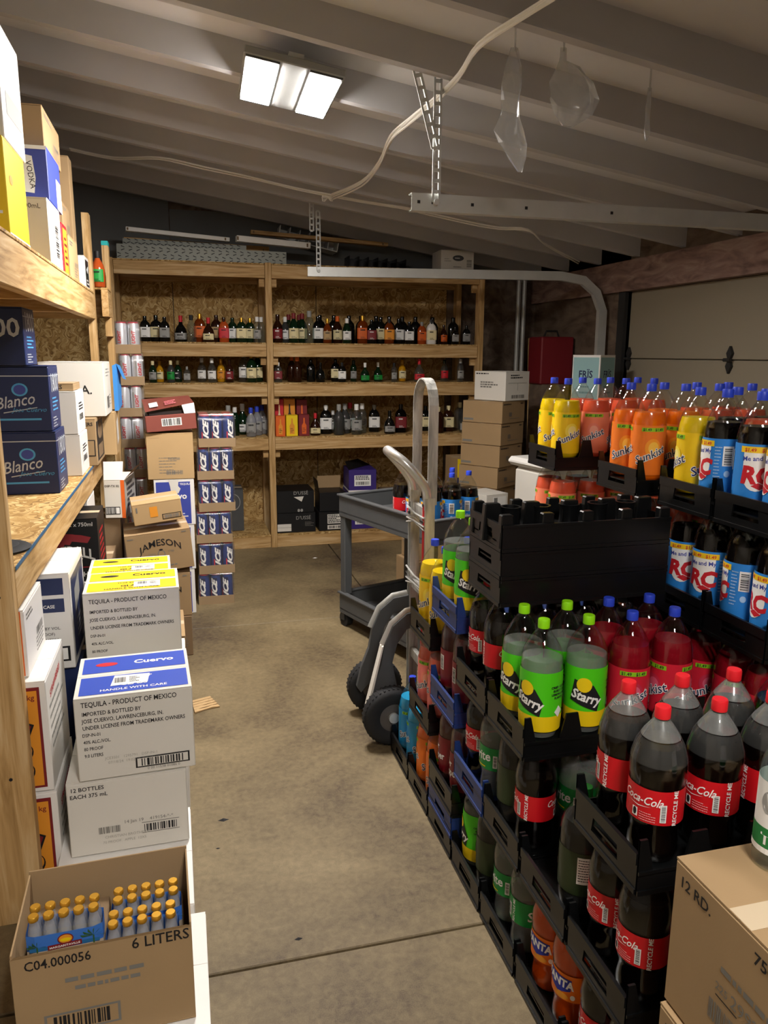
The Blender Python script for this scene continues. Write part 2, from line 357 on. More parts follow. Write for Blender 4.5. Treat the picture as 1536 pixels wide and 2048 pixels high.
L = [('post', XS-.12, XS, 2.1, 2.145, 0, 2.75, 'wood_z'), ('post', XL+.02, XL+.11, 2.1, 2.145, 0, 2.75, 'wood_z'),
     ('post', XS-.04, XS-.001, 4.72, 4.81, 0, 2.35, 'wood_z'), ('post', XL+.02, XL+.06, 4.72, 4.81, 0, 2.35, 'wood_z'),
     ('shelf_board', XS-.04, XS, 2.146, 4.72, ZUP-.15, ZUP-.012, 'wood_y'), ('shelf_board', XS-.04, XS, 2.146, 4.72, ZLO-.12, ZLO-.012, 'wood_y'),
     ('shelf_board', XL+.02, XL+.06, 2.146, 4.72, ZUP-.15, ZUP-.012, 'wood_y'), ('shelf_board', XL+.02, XL+.06, 2.146, 4.72, ZLO-.12, ZLO-.012, 'wood_y'),
     ('deck', XL+.01, XS+.002, 2.146, 4.72, ZUP-.0115, ZUP, 'osb'), ('deck', XL+.01, XS+.002, 2.146, 4.72, ZLO-.0115, ZLO, 'osb')]
for yy in (3.0, 3.9, 4.68): L += [('cross_beam', XL+.06, XS-.041, yy, yy+.038, ZUP-.15, ZUP-.012, 'wood_x'), ('cross_beam', XL+.06, XS-.041, yy, yy+.038, ZLO-.12, ZLO-.012, 'wood_x')]
boards(ls, L)
mat('bluepaint', '#2d5f86', .6); mat('tealpaint', '#18a8a8', .5)
MB().box(XS+.002, XS+.004, 2.146, 4.72, ZLO-.0113, ZLO-.0005, 'bluepaint').build('painted_edge', ls)
MB().box(XS-.12, XS, 2.0985, 2.0998, 1.66, 1.78, 'tealpaint').build('paint_patch', ls)
for zz, xx in ((.93, -.49), (.97, -.485), (.45, -.5), (1.25, -.49)):
    MB().cyl((xx, 2.099, zz), (xx, 2.1005, zz), .005, 8, 'ink').build('screw_hole', ls)
l2 = thing('storage_shelf', 'short lumber shelving unit at the far end of the left wall', 'shelf')
boards(l2, [('post', XS+.03, XS+.068, 5.03, 5.12, 0, 2.22, 'wood_z'), ('post', XL+.02, XL+.06, 5.03, 5.12, 0, 2.22, 'wood_z'),
            ('shelf_board', XS+.03, XS+.068, 4.815, 5.029, ZUP-.13, ZUP+.02, 'wood_y'), ('deck', XL+.02, XS+.07, 4.815, 5.029, ZUP+.02, ZUP+.031, 'osb'),
            ('cross_beam', XL+.06, XS+.029, 4.99, 5.028, ZUP-.13, ZUP+.019, 'wood_x'), ('support_block', XS+.03, XS+.07, 4.94, 5.029, ZUP-.24, ZUP-.131, 'wood_z')])
for yy in (5.029,): MB().box(XS+.03, XS+.068, 5.03, 5.12, 2.22, 2.245, 'tealpaint').build('painted_end', l2)

# ---------------------------------------------------------------- cardboard boxes
def face_T(face, w, d, h):
    e = lambda k: .0009+.0005*k
    return {'f': (lambda u, v, k: (-w/2+u, -d/2-e(k), v), w, h), 'r': (lambda u, v, k: (w/2+e(k), -d/2+u, v), d, h),
            'l': (lambda u, v, k: (-w/2-e(k), d/2-u, v), d, h), 't': (lambda u, v, k: (-w/2+u, -d/2+v, h+e(k)), w, d)}[face]
def box(name, label, x0, x1, y0, y1, z0, z1, mt, rz=0, pr=None, top='flaps', group=None, rx=0, ry=0, tape='tape', cat='box'):
    z0 += .0013; w, d, h = x1-x0, y1-y0, z1-z0
    if mt.startswith('white'): tape = None
    t = thing(name, label, cat, ((x0+x1)/2, (y0+y1)/2, z0), rz, group, rx, ry)
    hb = h-.004 if top == 'flaps' else h
    body = MB().box(-w/2, w/2, -d/2, d/2, 0, hb, mt).build('carton_body', t, bevel=.0025)
    if top == 'flaps':
        for s in (-1, 1):
            MB().box(-w/2+.001, w/2-.001, min(s*.001, s*d/2), max(s*.001, s*d/2), hb, h, mt).build('flap', t)
        if tape: MB().box(-w/2+.002, w/2-.002, -.024, .024, h, h+.0006, tape).build('tape_strip', t)
    for fc, fn in (pr or {}).items():
        T, W, H = face_T(fc, w, d, h); q = MB(); fn(q, T, W, H)
        if q.f: q.build('printing', body)
    return t
def plain_print(seed, mt='greyink'):
    def fn(m, T, W, H):
        m.lines(.1*W, .55*W, .86*H, 2, .06*H, .03*H, mt, T, 0, seed); m.lines(.5*W, .92*W, .3*H, 4, .06*H, .022*H, mt, T, 0, seed+1)
        m.barcode(.55*W, .35*H, .9*W, .47*H, mt, T, 0, seed=seed)
    return fn
def label_print(mtb='white', seed=5):
    def fn(m, T, W, H):
        m.rect(.2*W, .25*H, .8*W, .75*H, mtb, T, 0); m.lines(.24*W, .76*W, .68*H, 3, .07*H, .04*H, 'ink', T, 1, seed); m.barcode(.26*W, .3*H, .74*W, .45*H, 'ink', T, 1, seed=seed)
    return fn
def tequila(top_mt, grip):
    def front(m, T, W, H):
        for i, (s, sz) in enumerate((('TEQUILA - PRODUCT OF MEXICO', .066), ('IMPORTED & BOTTLED BY', .052), ('JOSE CUERVO, LAWRENCEBURG, IN.', .052), ('UNDER LICENSE FROM TRADEMARK OWNERS', .052),
                                     ('DSP-IN-01', .044), ('40% ALC./VOL.', .044), ('80 PROOF', .044), ('9.0 LITERS', .044))):
            vs, _ = text_mesh(s, .012, 0); half = max(v[0] for v in vs)*sz*W*.8
            m.text(s, .06*W+half, (.87-.083*i+(.02 if i == 0 else 0))*H, sz*W, 'ink', T, 0, .012, 0, 0, .8)
        for i, s in enumerate(('JCE Silver 750', 'JCE3S01   1295791   DSP-IN-1', '07/18/24  19:02:58  005281')): m.text(s, .45*W, (.29-.055*i)*H, .036*W, 'fadeink', T, 0) if i else None
        m.rect(.48*W, .08*H, .95*W, .21*H, 'ink', T, 0); m.rect(.495*W, .095*H, .935*W, .195*H, 'whitecard', T, 1); m.barcode(.53*W, .1*H, .9*W, .19*H, 'ink', T, 2, seed=4)
        m.text('0 00 11538 01086 0', .72*W, .045*H, .035*W, 'greyink', T, 0)
    def topf(m, T, W, H):
        m.rect(.04*W, .05*H, .97*W, .46*H, top_mt, T, 0); m.rect(.04*W, .56*H, .97*W, .95*H, top_mt, T, 0)
        c = 'ink' if top_mt == 'yellowprint' else 'white'
        m.text('THIS SIDE UP', .5*W, .36*H, .055*W, c, T, 1, .01); m.text('GLASS', .5*W, .2*H, .085*W, c, T, 1, .03); m.text('HANDLE WITH CARE', .5*W, .1*H, .06*W, c, T, 1, .015)
        m.poly([(.3*W, .2*H), (.62*W, .22*H), (.64*W, .42*H), (.33*W, .44*H)] if not grip else [(.52*W, .14*H), (.8*W, .14*H), (.8*W, .42*H), (.52*W, .4*H)], 'white', T, 2)
        u0 = .33 if not grip else .56
        m.barcode(u0*W, .26*H, (u0+.1)*W, .38*H, 'ink', T, 3, seed=8); m.lines((u0+.13)*W, (u0+.22)*W, .36*H, 4, .035*H, .015*H, 'ink', T, 3)
        m.ell(.25*W, .76*H, .1*W, .05*H, 'redprint' if not grip else 'ink', T, 1); m.text('Cuervo', .68*W, .72*H, .12*W, c, T, 1, .03)
    return {'f': front, 't': topf}
Y0 = 2.12
box('carton', 'flattened white carton on the floor under the open brown carton', -.41, .0, 1.47, 1.83, 0, .15, 'whitegloss', 0, {'r': plain_print(3)}, group=None)
box('carton', 'white carton with a shipping sticker under the grey twelve-bottle carton', -.4, -.03, 1.845, 2.3, 0, .168, 'whitegloss', .01,
    {'t': lambda m, T, W, H: (m.rect(.2*W, .1*H, .45*W, .4*H, 'white', T), m.barcode(.28*W, .14*H, .43*W, .26*H, 'ink', T, 1), m.lines(.22*W, .44*W, .36*H, 3, .04*H, .018*H, 'ink', T, 1))})
def twelve(m, T, W, H):
    m.text('12 BOTTLES', .17*W, .88*H, .052*W, 'ink', T, 0, .012); m.text('EACH 375 mL', .18*W, .79*H, .052*W, 'ink', T, 0, .012)
    m.barcode(.24*W, .27*H, .42*W, .36*H, 'greyink', T); m.text('14 Jan 19    419154-*-*', .66*W, .37*H, .045*W, 'greyink', T)
    m.rect(.6*W, .34*H, .92*W, .348*H, 'greyink', T); m.rect(.6*W, .2*H, .92*W, .208*H, 'greyink', T); m.barcode(.62*W, .22*H, .9*W, .32*H, 'ink', T, 0, seed=6)
    m.text('CHRISTIAN BROTHERS', .47*W, .2*H, .036*W, 'fadeink', T); m.text('70 PROOF   APPLE  12X5', .45*W, .13*H, .034*W, 'fadeink', T)
box('carton', 'grey-white twelve-bottle carton beneath the white carton with blue top', -.37, -.04, Y0, Y0+.33, .17, .405, 'whitecard', .02, {'f': twelve})
box('carton', 'white tequila carton with blue printed top in front of yellow-topped carton', -.335, -.015, Y0, Y0+.3, .407, .66, 'whitecard', .045, tequila('bluetop', False))
box('carton', 'white carton on the floor behind the front stack by the aisle', -.36, -.035, 2.56, 2.95, 0, .25, 'whitegloss', 0, {'r': plain_print(9)})
box('carton', 'white carton in the middle of the rear stack by the aisle', -.36, -.03, 2.57, 2.95, .252, .5, 'whitecard', 0, {'r': label_print(seed=11)})
box('carton', 'white tequila carton with yellow printed top behind blue-topped carton', -.345, -.04, 2.55, 2.79, .502, .83, 'whitecard', .03, tequila('yellowprint', True))
box('carton', 'second yellow-topped white carton just behind the yellow-topped tequila carton', -.36, -.07, 2.82, 3.04, .5, .815, 'whitecard', .03, {'t': tequila('yellowprint', True)['t']})
box('carton', 'plain white carton under the second yellow-topped carton', -.36, -.05, 2.97, 3.3, 0, .497, 'whitegloss')
# open brown carton of small bottles
ob_ = thing('open_carton', 'open brown carton full of small gold-capped bottles at lower left', 'box', (-.215, 1.625, .152), .03)
w, d, h, th = .36, .27, .235, .004
for nm, a in (('carton_bottom', (-w/2, w/2, -d/2, d/2, 0, th)), ('printed_wall', (-w/2, w/2, -d/2, -d/2+th, th, h)), ('carton_wall', (-w/2, w/2, d/2-th, d/2, th, h+.012)),
              ('carton_wall', (-w/2, -w/2+th, -d/2+th, d/2-th, th, h+.006)), ('carton_wall', (w/2-th, w/2, -d/2+th, d/2-th, th, h+.006))):
    o = MB().box(*a, 'card').build(nm, ob_, bevel=.001)
    if nm == 'printed_wall':
        q = MB(); T = lambda u, v, k: (-w/2+u, -d/2-.0008-.0004*k, v)
        q.text('C04.000056', .25*w, .86*h, .031, 'ink', T, 0, .012, 0, 0, .85); q.text('6 LITERS', .82*w, .88*h, .036, 'ink', T, 0, .01, 0, 0, .9)
        q.lines(.28*w, .76*w, .67*h, 1, .1, .01, 'greyink', T, 0, 5); q.lines(.33*w, .7*w, .58*h, 1, .1, .009, 'greyink', T, 0, 6)
        q.rect(.15*w, .16*h, .57*w, .37*h, 'greyink', T, 0); q.rect(.165*w, .18*h, .555*w, .35*h, 'card', T, 1); q.barcode(.2*w, .19*h, .52*w, .34*h, 'ink', T, 2, seed=12)
        q.build('printing', o)
MB().add([(-w/2, -d/2-.001, h), (w/2, -d/2-.001, h), (w/2-.01, -d/2-.004, h+.008), (-w/2+.01, -d/2-.004, h+.008)], [(0, 1, 2, 3)], 'card').build('torn_edge', ob_)
def mini_pack(label, cx, cy, cz):
    t = thing('bottle_pack', label, 'bottle pack', (cx, cy, cz), .03, 'shrink-wrapped packs in the open carton'); t.scale = (1, 1, .86)
    pb = .03
    for i in range(5):
        for j in range(2):
            x, y = (i-2)*pb, (j-.5)*pb
            bo = MB().lathe([(.011, 0), (.0138, .004), (.0138, .075), (.0105, .092), (.009, .1), (.009, .108)], 12, 'clear_bright', c=(x, y, 0)).build('small_bottle', t)
            MB().lathe([(.0105, 0), (.0112, .003), (.0112, .01), (.0095, .0125)], 12, 'gold', c=(x, y, .108)).build('gold_cap', bo)
    W2, D2 = .077, .0465/1.5
    q = MB(); n = 12
    ring = [(W2*math.copysign(min(1, abs(math.cos(a))*1.25), math.cos(a)), D2*math.copysign(min(1, abs(math.sin(a))*1.25), math.sin(a))) for a in [2*math.pi*(i+.5)/24 for i in range(24)]]
    vs = [(a, b, z) for z in (.0, .03, .062, .074) for a, b in ring]; fs = []
    for j in range(3):
        for i in range(24): fs.append((j*24+i, j*24+(i+1) % 24, (j+1)*24+(i+1) % 24, (j+1)*24+i))
    mat('beach_sky', '#3d74c8', .4); mat('beach_sand', '#b8a890', .5); mat('beach_sea', '#2a6aa0', .4); mat('palm', '#2f5a2a', .6)
    q.add(vs[:48], fs[:24], 'beach_sand'); q.add(vs[24:], [tuple(i for i in f) for f in fs[:48]], 'beach_sky')
    wr_ = q.build('printed_wrap', t)
    p = MB(); T = lambda u, v, k: (u, -D2-.001-.0004*k, v)
    p.rect(-.07, .032, .07, .042, 'beach_sea', T, 0)
    for cu, s in ((-.055, 1), (.058, 1.3)):
        p.rect(cu-.0015, .004, cu+.0015, .045*s**.5, 'palm', T, 1)
        for a in range(7): an = a*.5-.1; p.poly([(cu, .045*s**.5), (cu+.02*s*math.cos(an)-.002, .045*s**.5+.016*s*math.sin(an)), (cu+.017*s*math.cos(an+.2), .043*s**.5+.013*s*math.sin(an+.2))], 'palm', T, 2)
    p.ell(.002, .056, .016, .014, 'maroonprint', T, 2); p.ell(.002, .056, .0135, .0115, 'amberprint', T, 3); p.ell(.002, .054, .011, .005, 'yellowprint', T, 4)
    p.poly([(-.034, .031), (.034, .034), (.034, .047), (-.034, .044)], 'maroonprint', T, 3); p.text('MARGARITAVILLE', 0, .0355, .0078, 'white', T, 4, .02, 0, .05); p.lines(-.02, .02, .026, 2, .005, .002, 'ink', T, 3)
    p.build('wrap_print', wr_)
    return t
mini_pack('shrink-wrapped pack of gold-capped small bottles, front left in open carton', -.295, 1.572, .325)
mini_pack('shrink-wrapped pack of gold-capped small bottles, front right in open carton', -.135, 1.55, .294)
mini_pack('shrink-wrapped pack of gold-capped small bottles, rear right in open carton', -.13, 1.625, .294)

box('carton_liner', 'brown cardboard layer under the small bottle packs', -.213, -.05, 1.515, 1.73, .157, .2935, 'card_dark', .03, top='none')
box('carton_liner', 'folded brown cardboard pad under the front left bottle pack', -.38, -.217, 1.51, 1.72, .157, .3245, 'card_dark', .03, top='none')
# under the left shelf
def kg(m, T, W, H):
    m.rect(.02*W, .04*H, .955*W, .95*H, 'maroonprint', T, 0); m.rect(.04*W, .06*H, .935*W, .92*H, 'amberprint', T, 1); m.text('10.9 kg', .83*W, .84*H, .06*W, 'maroonprint', T, 2, .01)
    for dz in (.2, .38): m.ell(.8*W, dz*H, .08*W, .09*H, 'ink', T, 2); m.ell(.8*W, (dz+.01)*H, .07*W, .075*H, 'amberprint', T, 3)
    m.poly([(.79*W, .45*H), (.84*W, .45*H), (.9*W, .62*H), (.84*W, .65*H)], 'ink', T, 4); m.poly([(.805*W, .46*H), (.825*W, .46*H), (.88*W, .61*H), (.85*W, .63*H)], 'maroonprint', T, 5)
KGR = {'f': kg, 'r': lambda m, T, W, H: (m.lines(.1*W, .8*W, .7*H, 5, .09*H, .03*H, 'labelgrey', T, 0, 21), m.text('STRAWBERRY', .45*W, .8*H, .09*W, 'redprint', T, 0, .02, 0, .1))}
box('carton', 'white carton with orange panel on the floor behind the near post', -.78, -.4, 2.17, 2.5, 0, .36, 'whitegloss', 0, KGR)
box('carton', 'white carton with orange panel stacked above another behind near post', -.78, -.405, 2.17, 2.5, .362, .7, 'whitegloss', 0, KGR)
box('carton', 'narrow white and orange carton on top of the orange-panel cartons', -.62, -.45, 2.2, 2.48, .702, .9, 'whitegloss', 0, {'f': lambda m, T, W, H: m.rect(.55*W, .02*H, .95*W, .98*H, 'orangeprint', T), 'r': plain_print(14)})
def casef(m, T, W, H):
    m.rect(.1*W, .78*H, .92*W, .95*H, 'navybox', T); m.rect(.3*W, .6*H, .92*W, .74*H, 'navybox', T); m.text('NOT CASE', .66*W, .645*H, .06*W, 'white', T, 1, .02)
    m.ell(.36*W, .67*H, .07*W, .06*H, 'white', T, 1); m.ell(.36*W, .67*H, .055*W, .046*H, 'navybox', T, 2)
    for i, s in enumerate(('VOL. 40% BY VOL.', '(80 PROOF)', '750mL 9 LITERS')): m.text(s, .64*W, (.42-.06*i)*H, .055*W, 'ink', T)
    m.rect(.5*W, .08*H, .95*W, .24*H, 'ink', T); m.rect(.53*W, .1*H, .92*W, .22*H, 'white', T, 1); m.barcode(.58*W, .1*H, .8*W, .22*H, 'ink', T, 2, seed=15)
def casr(m, T, W, H):
    m.rect(.08*W, .08*H, .92*W, .92*H, 'navybox', T); m.poly([(.25*W, .5*H), (.6*W, .62*H), (.6*W, .85*H), (.25*W, .75*H)], 'labelgrey', T, 1); m.lines(.3*W, .7*W, .4*H, 4, .06*H, .03*H, 'labelgrey', T, 1, 4)
box('carton', 'dark navy carton standing on the floor under the white navy-sided carton', -.63, -.372, 2.62, 2.97, 0, .555, 'navybox', 0, {'r': casr})
box('carton', 'white carton with navy side panel under the left shelf', -.64, -.385, 2.6, 2.95, .557, .89, 'whitegloss', 0, {'f': casef, 'r': casr})
def fire(m, T, W, H):
    mat('flame', '#a03038', .5)
    for i, (u, v, s) in enumerate(((.4, .62, .9), (.55, .66, 1), (.7, .64, .9), (.3, .56, .7))):
        m.poly([(u*W-.1*W*s, v*H), (u*W+.13*W*s, v*H-.03*H), (u*W+.2*W*s, v*H+.06*H), (u*W+.02*W*s, v*H+.1*H), (u*W-.3*W*s, v*H+.13*H)], 'flame', T, i)
    m.text('12 x 750ml', .7*W, .88*H, .1*W, 'white', T, 5, .01); m.text('FIREBALL', .5*W, .42*H, .25*W, 'white', T, 5, .03, 0, 0, .85, 2.2); m.text('WHISKY', .5*W, .3*H, .12*W, 'white', T, 5)
    m.rect(0, .22*H, W, .235*H, 'flame', T, 5); m.text('TASTES LIKE HELL', .5*W, .08*H, .12*W, 'white', T, 5, .02)
box('carton', 'black whisky carton with red flames and white lettering under left shelf', -.63, -.385, 3.5, 3.8, .6, .885, 'boxblack', 0, {'f': fire, 'r': lambda m, T, W, H: m.lines(.2*W, .8*W, .7*H, 6, .1*H, .05*H, 'redprint', T, 0, 9)})
box('carton', 'plain brown carton on the floor below the black flame carton', -.65, -.38, 3.48, 3.82, 0, .3, 'card'); box('carton', 'white carton between plain brown carton and black flame carton', -.64, -.37, 3.49, 3.8, .302, .598, 'whitegloss', 0, {'r': label_print()})
box('carton', 'white carton with dark window panel behind black flame carton', -.66, -.46, 3.85, 4.15, .6, .9, 'whitegloss', 0, {'f': lambda m, T, W, H: m.rect(.1*W, .1*H, .9*W, .8*H, 'ink', T)}); box('carton', 'tall brown carton on the floor behind the white and black cartons', -.62, -.37, 3.86, 4.16, 0, .598, 'card_dark')
def dspf(m, T, W, H):
    m.text('DSP-TX 02', .4*W, .82*H, .15*W, 'ink', T, 0, .02); m.rect(.82*W, 0, W, H, 'orangeprint', T); m.rect(.04*W, .1*H, .74*W, .3*H, 'ink', T); m.rect(.07*W, .12*H, .71*W, .28*H, 'white', T, 1); m.barcode(.1*W, .12*H, .55*W, .28*H, 'ink', T, 2)
t = box('carton', 'open white vodka carton with orange edge jutting out over the aisle', -.4, -.295, 4.2, 4.5, .735, .94, 'whitecard', -.12, {'f': dspf, 'r': lambda m, T, W, H: (m.rect(0, 0, W, H, 'labelgrey', T), m.lines(.2*W, .9*W, .8*H, 5, .14*H, .08*H, 'ink', T, 1, 3))}, top='none')
q = MB(); q.add([(-.05, -.15, .205), (.045, -.15, .205), (.05, -.13, .3), (-.05, -.13, .3)], [(0, 1, 2, 3)], 'white'); q.build('raised_flap', t)
q = MB(); q.add([(.053, -.15, .205), (.053, .15, .205), (.11, .15, .27), (.11, -.13, .27)], [(0, 1, 2, 3)], 'card_dark'); q.build('carton_flap', t)
box('carton', 'tall dark brown carton holding up the jutting white vodka carton', -.53, -.345, 4.22, 4.52, 0, .733, 'card_dark')
# boxes on the lower left deck
mat('silver_ink', '#c3cbd8', .35, metal=.3)
def blanco(m, T, W, H):
    m.rect(0, .84*H, W, .855*H, 'silver_ink', T); m.ell(.56*W, .64*H, .12*W, .1*H, 'lightblue', T); m.ell(.56*W, .64*H, .09*W, .075*H, 'bluebox', T, 1)
    m.text('Blanco', .48*W, .38*H, .26*W, 'silver_ink', T, 2, .006, .35, .16, .85); m.poly([(.3*W, .28*H), (.8*W, .36*H), (.8*W, .372*H), (.3*W, .295*H)], 'silver_ink', T, 2)
    m.text('Jose Cuervo', .68*W, .3*H, .1*W, 'lightblue', T, 2, 0, .4); m.rect(.22*W, .17*H, .85*W, .2*H, 'lightblue', T, 1)
def blancor(m, T, W, H):
    m.rect(0, .84*H, W, .855*H, 'silver_ink', T); m.text('1800', .5*W, .6*H, .42*W, 'silver_ink', T, 1, .02, 0, 0, .9); m.lines(.2*W, .75*W, .48*H, 4, .06*H, .025*H, 'lightblue', T, 1, 3); m.lines(.15*W, .6*W, .18*H, 4, .045*H, .02*H, 'silver_ink', T, 1, 3)
XF = -.49
box('carton', 'navy tequila carton with silver script, bottom of three on left deck', XF-.25, XF, 3.27, 3.51, ZLO, ZLO+.25, 'navybox', 0, {'f': blanco, 'r': blancor}, tape=None)
box('carton', 'navy tequila carton with silver script, middle of three on left deck', XF-.255, XF-.01, 3.27, 3.51, ZLO+.251, ZLO+.505, 'navybox', 0, {'f': blanco, 'r': blancor}, tape=None)
box('carton', 'navy tequila carton, topmost of three on left deck under upper board', XF-.32, XF-.08, 3.24, 3.48, ZLO+.506, ZLO+.725, 'navybox', 0, {'f': lambda m, T, W, H: m.text('1800', .55*W, .5*H, .4*W, 'silver_ink', T, 0, .02), 'r': blancor}, tape=None)
box('carton', 'plain white carton, lower of two beside the navy cartons', -.66, -.455, 3.72, 4.0, ZLO, ZLO+.19, 'whitegloss', 0, {'r': label_print(seed=3)})
box('carton', 'plain white carton, upper of two beside the navy cartons', -.66, -.46, 3.72, 4.0, ZLO+.191, ZLO+.385, 'whitegloss', 0, {'r': label_print(seed=4)})
box('carton', 'shallow brown carton printed liters lying on two white cartons', -.66, -.47, 3.74, 3.97, ZLO+.386, ZLO+.42, 'card', 0, {'f': lambda m, T, W, H: m.text('LITERS', .55*W, .25*H, .026, 'ink', T, 0, .02)})
box('carton', 'brown whisky carton with black oval print on the left deck', -.66, -.42, 4.05, 4.42, ZLO, ZLO+.235, 'card', 0,
    {'f': lambda m, T, W, H: (m.text('LITERS', .8*W, .85*H, .1*W, 'ink', T, 0, .02), m.rect(.75*W, .2*H, .97*W, .55*H, 'ink', T), m.rect(.77*W, .22*H, .95*W, .53*H, 'card', T, 1)),
     'r': lambda m, T, W, H: (m.rect(.08*W, .08*H, .92*W, .92*H, 'ink', T), m.ell(.5*W, .68*H, .3*W, .17*H, 'card_dark', T, 1), m.rect(.2*W, .12*H, .8*W, .4*H, 'card_dark', T, 1))})
box('carton', 'large white carton printed with a letter A above brown whisky carton', -.68, -.375, 4.15, 4.52, ZLO+.237, ZLO+.51, 'whitecard', 0,
    {'f': lambda m, T, W, H: m.text('A.', .72*W, .42*H, .2*W, 'ink', T, 0, .01), 'r': lambda m, T, W, H: (m.lines(.3*W, .8*W, .85*H, 3, .06*H, .02*H, 'labelgrey', T), m.barcode(.3*W, .12*H, .6*W, .35*H, 'ink', T, 0), m.lines(.65*W, .9*W, .35*H, 4, .06*H, .02*H, 'labelgrey', T))})
box('carton', 'small brown carton with white sticker at far end of left deck', -.6, -.36, 4.46, 4.71, ZLO, ZLO+.235, 'card_light', 0, {'r': lambda m, T, W, H: m.poly([(.35*W, .2*H), (.8*W, .3*H), (.75*W, .85*H), (.35*W, .75*H)], 'whitegloss', T)})
t = thing('flat_lid', 'black round plastic lid lying on the lower left deck', 'lid', (-.53, 2.34, ZLO+.001)); MB().lathe([(.085, 0), (.09, .006), (.08, .012), (.06, .014)], 24, 'rubber').build('lid_rim', t); MB().lathe([(.058, .0142), (.05, .017)], 24, 'rubber').build('lid_top', t)
mat('blue_bag', '#3f86cc', .5)
t = thing('torn_bag', 'bright blue torn paper carton flap hanging past the shelf end', 'packaging', (-.345, 4.56, ZLO+.236))
MB().add([(-.02, 0, 0), (.0, .03, .0), (.0, .03, .26), (-.02, 0, .25), (.015, .1, .03), (.015, .1, .25)], [(0, 1, 2, 3), (1, 4, 5, 2)], 'blue_bag').build('blue_side', t); MB().add([(.0, .03, .26), (.015, .1, .25), (.045, .09, .17), (.03, .04, .18)], [(0, 1, 2, 3)], 'blue_bag').build('folded_flap', t)
# boxes on the upper left deck
XF = -.47
box('carton', 'bright yellow carton on the upper left deck, nearest the viewer', XF-.3, XF, 2.6, 2.92, ZUP, ZUP+.285, 'yellowprint', 0, {'f': lambda m, T, W, H: m.lines(.5*W, .95*W, .3*H, 3, .06*H, .03*H, 'white', T), 'r': lambda m, T, W, H: (m.rect(0, 0, W, .06*H, 'whitegloss', T), m.ell(.25*W, .62*H, .08*W, .05*H, 'amberprint', T))}, tape=None)
box('carton', 'white and yellow carton stacked on the bright yellow carton', XF-.3, XF, 2.64, 2.97, ZUP+.287, ZUP+.62, 'whitegloss', 0, {'f': lambda m, T, W, H: m.rect(.4*W, .2*H, .93*W, .5*H, 'yellowprint', T), 'r': lambda m, T, W, H: m.rect(.2*W, .25*H, .9*W, .45*H, 'labelgrey', T)})
box('carton', 'off-white small-bottle carton beneath the blue vodka carton', XF-.26, XF, 3.38, 3.7, ZUP, ZUP+.255, 'whitecard', 0, {'f': lambda m, T, W, H: m.text('EACH 100mL', .62*W, .84*H, .1*W, 'ink', T), 'r': lambda m, T, W, H: m.barcode(.5*W, .2*H, .75*W, .7*H, 'ink', T, 0, True)})
box('carton', 'blue vodka carton with white scroll on the upper left deck', XF-.27, XF, 3.46, 3.8, ZUP+.257, ZUP+.46, 'bluebox', 0,
    {'f': lambda m, T, W, H: (m.rect(0, .93*H, W, H, 'white', T), m.poly([(.58*W, .15*H), (.8*W, .12*H), (.83*W, .4*H), (.8*W, .8*H), (.58*W, .85*H), (.62*W, .5*H)], 'white', T, 1), m.text('VODKA', .73*W, .45*H, .11*W, 'ink', T, 2, 0, 0, -1.45)),
     'r': lambda m, T, W, H: m.rect(.6*W, 0, W, .6*H, 'whitecard', T)})
box('carton', 'battered brown carton on top of the blue vodka carton', XF-.3, XF-.01, 3.5, 3.95, ZUP+.462, ZUP+.62, 'card', 0, {'r': plain_print(31)})
box('carton', 'thin red and yellow carton standing beside the off-white carton', XF-.24, XF, 3.74, 3.9, ZUP, ZUP+.22, 'redprint', 0, {'r': lambda m, T, W, H: (m.rect(.12*W, .05*H, .9*W, .92*H, 'amberprint', T), m.lines(.3*W, .8*W, .7*H, 5, .12*H, .05*H, 'maroonprint', T, 1))})
box('carton', 'brown carton with grey print in the middle of upper deck', XF-.24, XF, 3.95, 4.25, ZUP, ZUP+.2, 'card_light', 0, {'r': plain_print(32)})
box('carton', 'small brown carton stacked at the back of the middle upper deck', XF-.26, XF-.03, 4.05, 4.3, ZUP+.202, ZUP+.36, 'card', 0, {'r': plain_print(33)})
box('carton', 'tall narrow brown carton standing near far end of upper deck', XF-.28, XF-.02, 4.33, 4.45, ZUP, ZUP+.62, 'card', 0)
box('carton', 'small white carton with black panel at far end of upper deck', XF-.16, XF+.005, 4.5, 4.7, ZUP, ZUP+.17, 'whitegloss', 0, {'r': lambda m, T, W, H: (m.rect(.15*W, .08*H, .85*W, .9*H, 'ink', T), m.poly([(.3*W, .6*H), (.6*W, .5*H), (.7*W, .75*H)], 'white', T, 1), m.lines(.28*W, .72*W, .25*H, 2, .1*H, .05*H, 'white', T, 1))})

# ---------------------------------------------------------------- two-litre bottles and their crates
HB = .312
PROF = {'std': [(.03, 0), (.048, .004), (.0545, .016), (.056, .03), (.056, .19), (.0545, .205), (.049, .228), (.038, .252), (.025, .272), (.0155, .284), (.0135, .289), (.0135, .3)],
        'contour': [(.03, 0), (.047, .004), (.052, .018), (.051, .035), (.0485, .058), (.05, .07), (.053, .08), (.0545, .088), (.0545, .16), (.0565, .172), (.0575, .19), (.0555, .21), (.048, .236), (.036, .258), (.023, .276), (.0148, .287), (.0135, .3)],
        'round': [(.03, 0), (.047, .004), (.052, .018), (.0545, .04), (.056, .08), (.056, .2), (.054, .218), (.048, .238), (.037, .258), (.024, .276), (.015, .287), (.0135, .3)]}
def prof_r(pf, z):
    for (r0, z0), (r1, z1) in zip(pf, pf[1:]):
        if z0 <= z <= z1: return r0+(r1-r0)*(z-z0)/(z1-z0)
    return pf[-1][0]
def sub(pf, z0, z1, dr=0): return [(prof_r(pf, z0)+dr, z0)]+[(r+dr, z) for r, z in pf if z0 < z < z1]+[(prof_r(pf, z1)+dr, z1)]
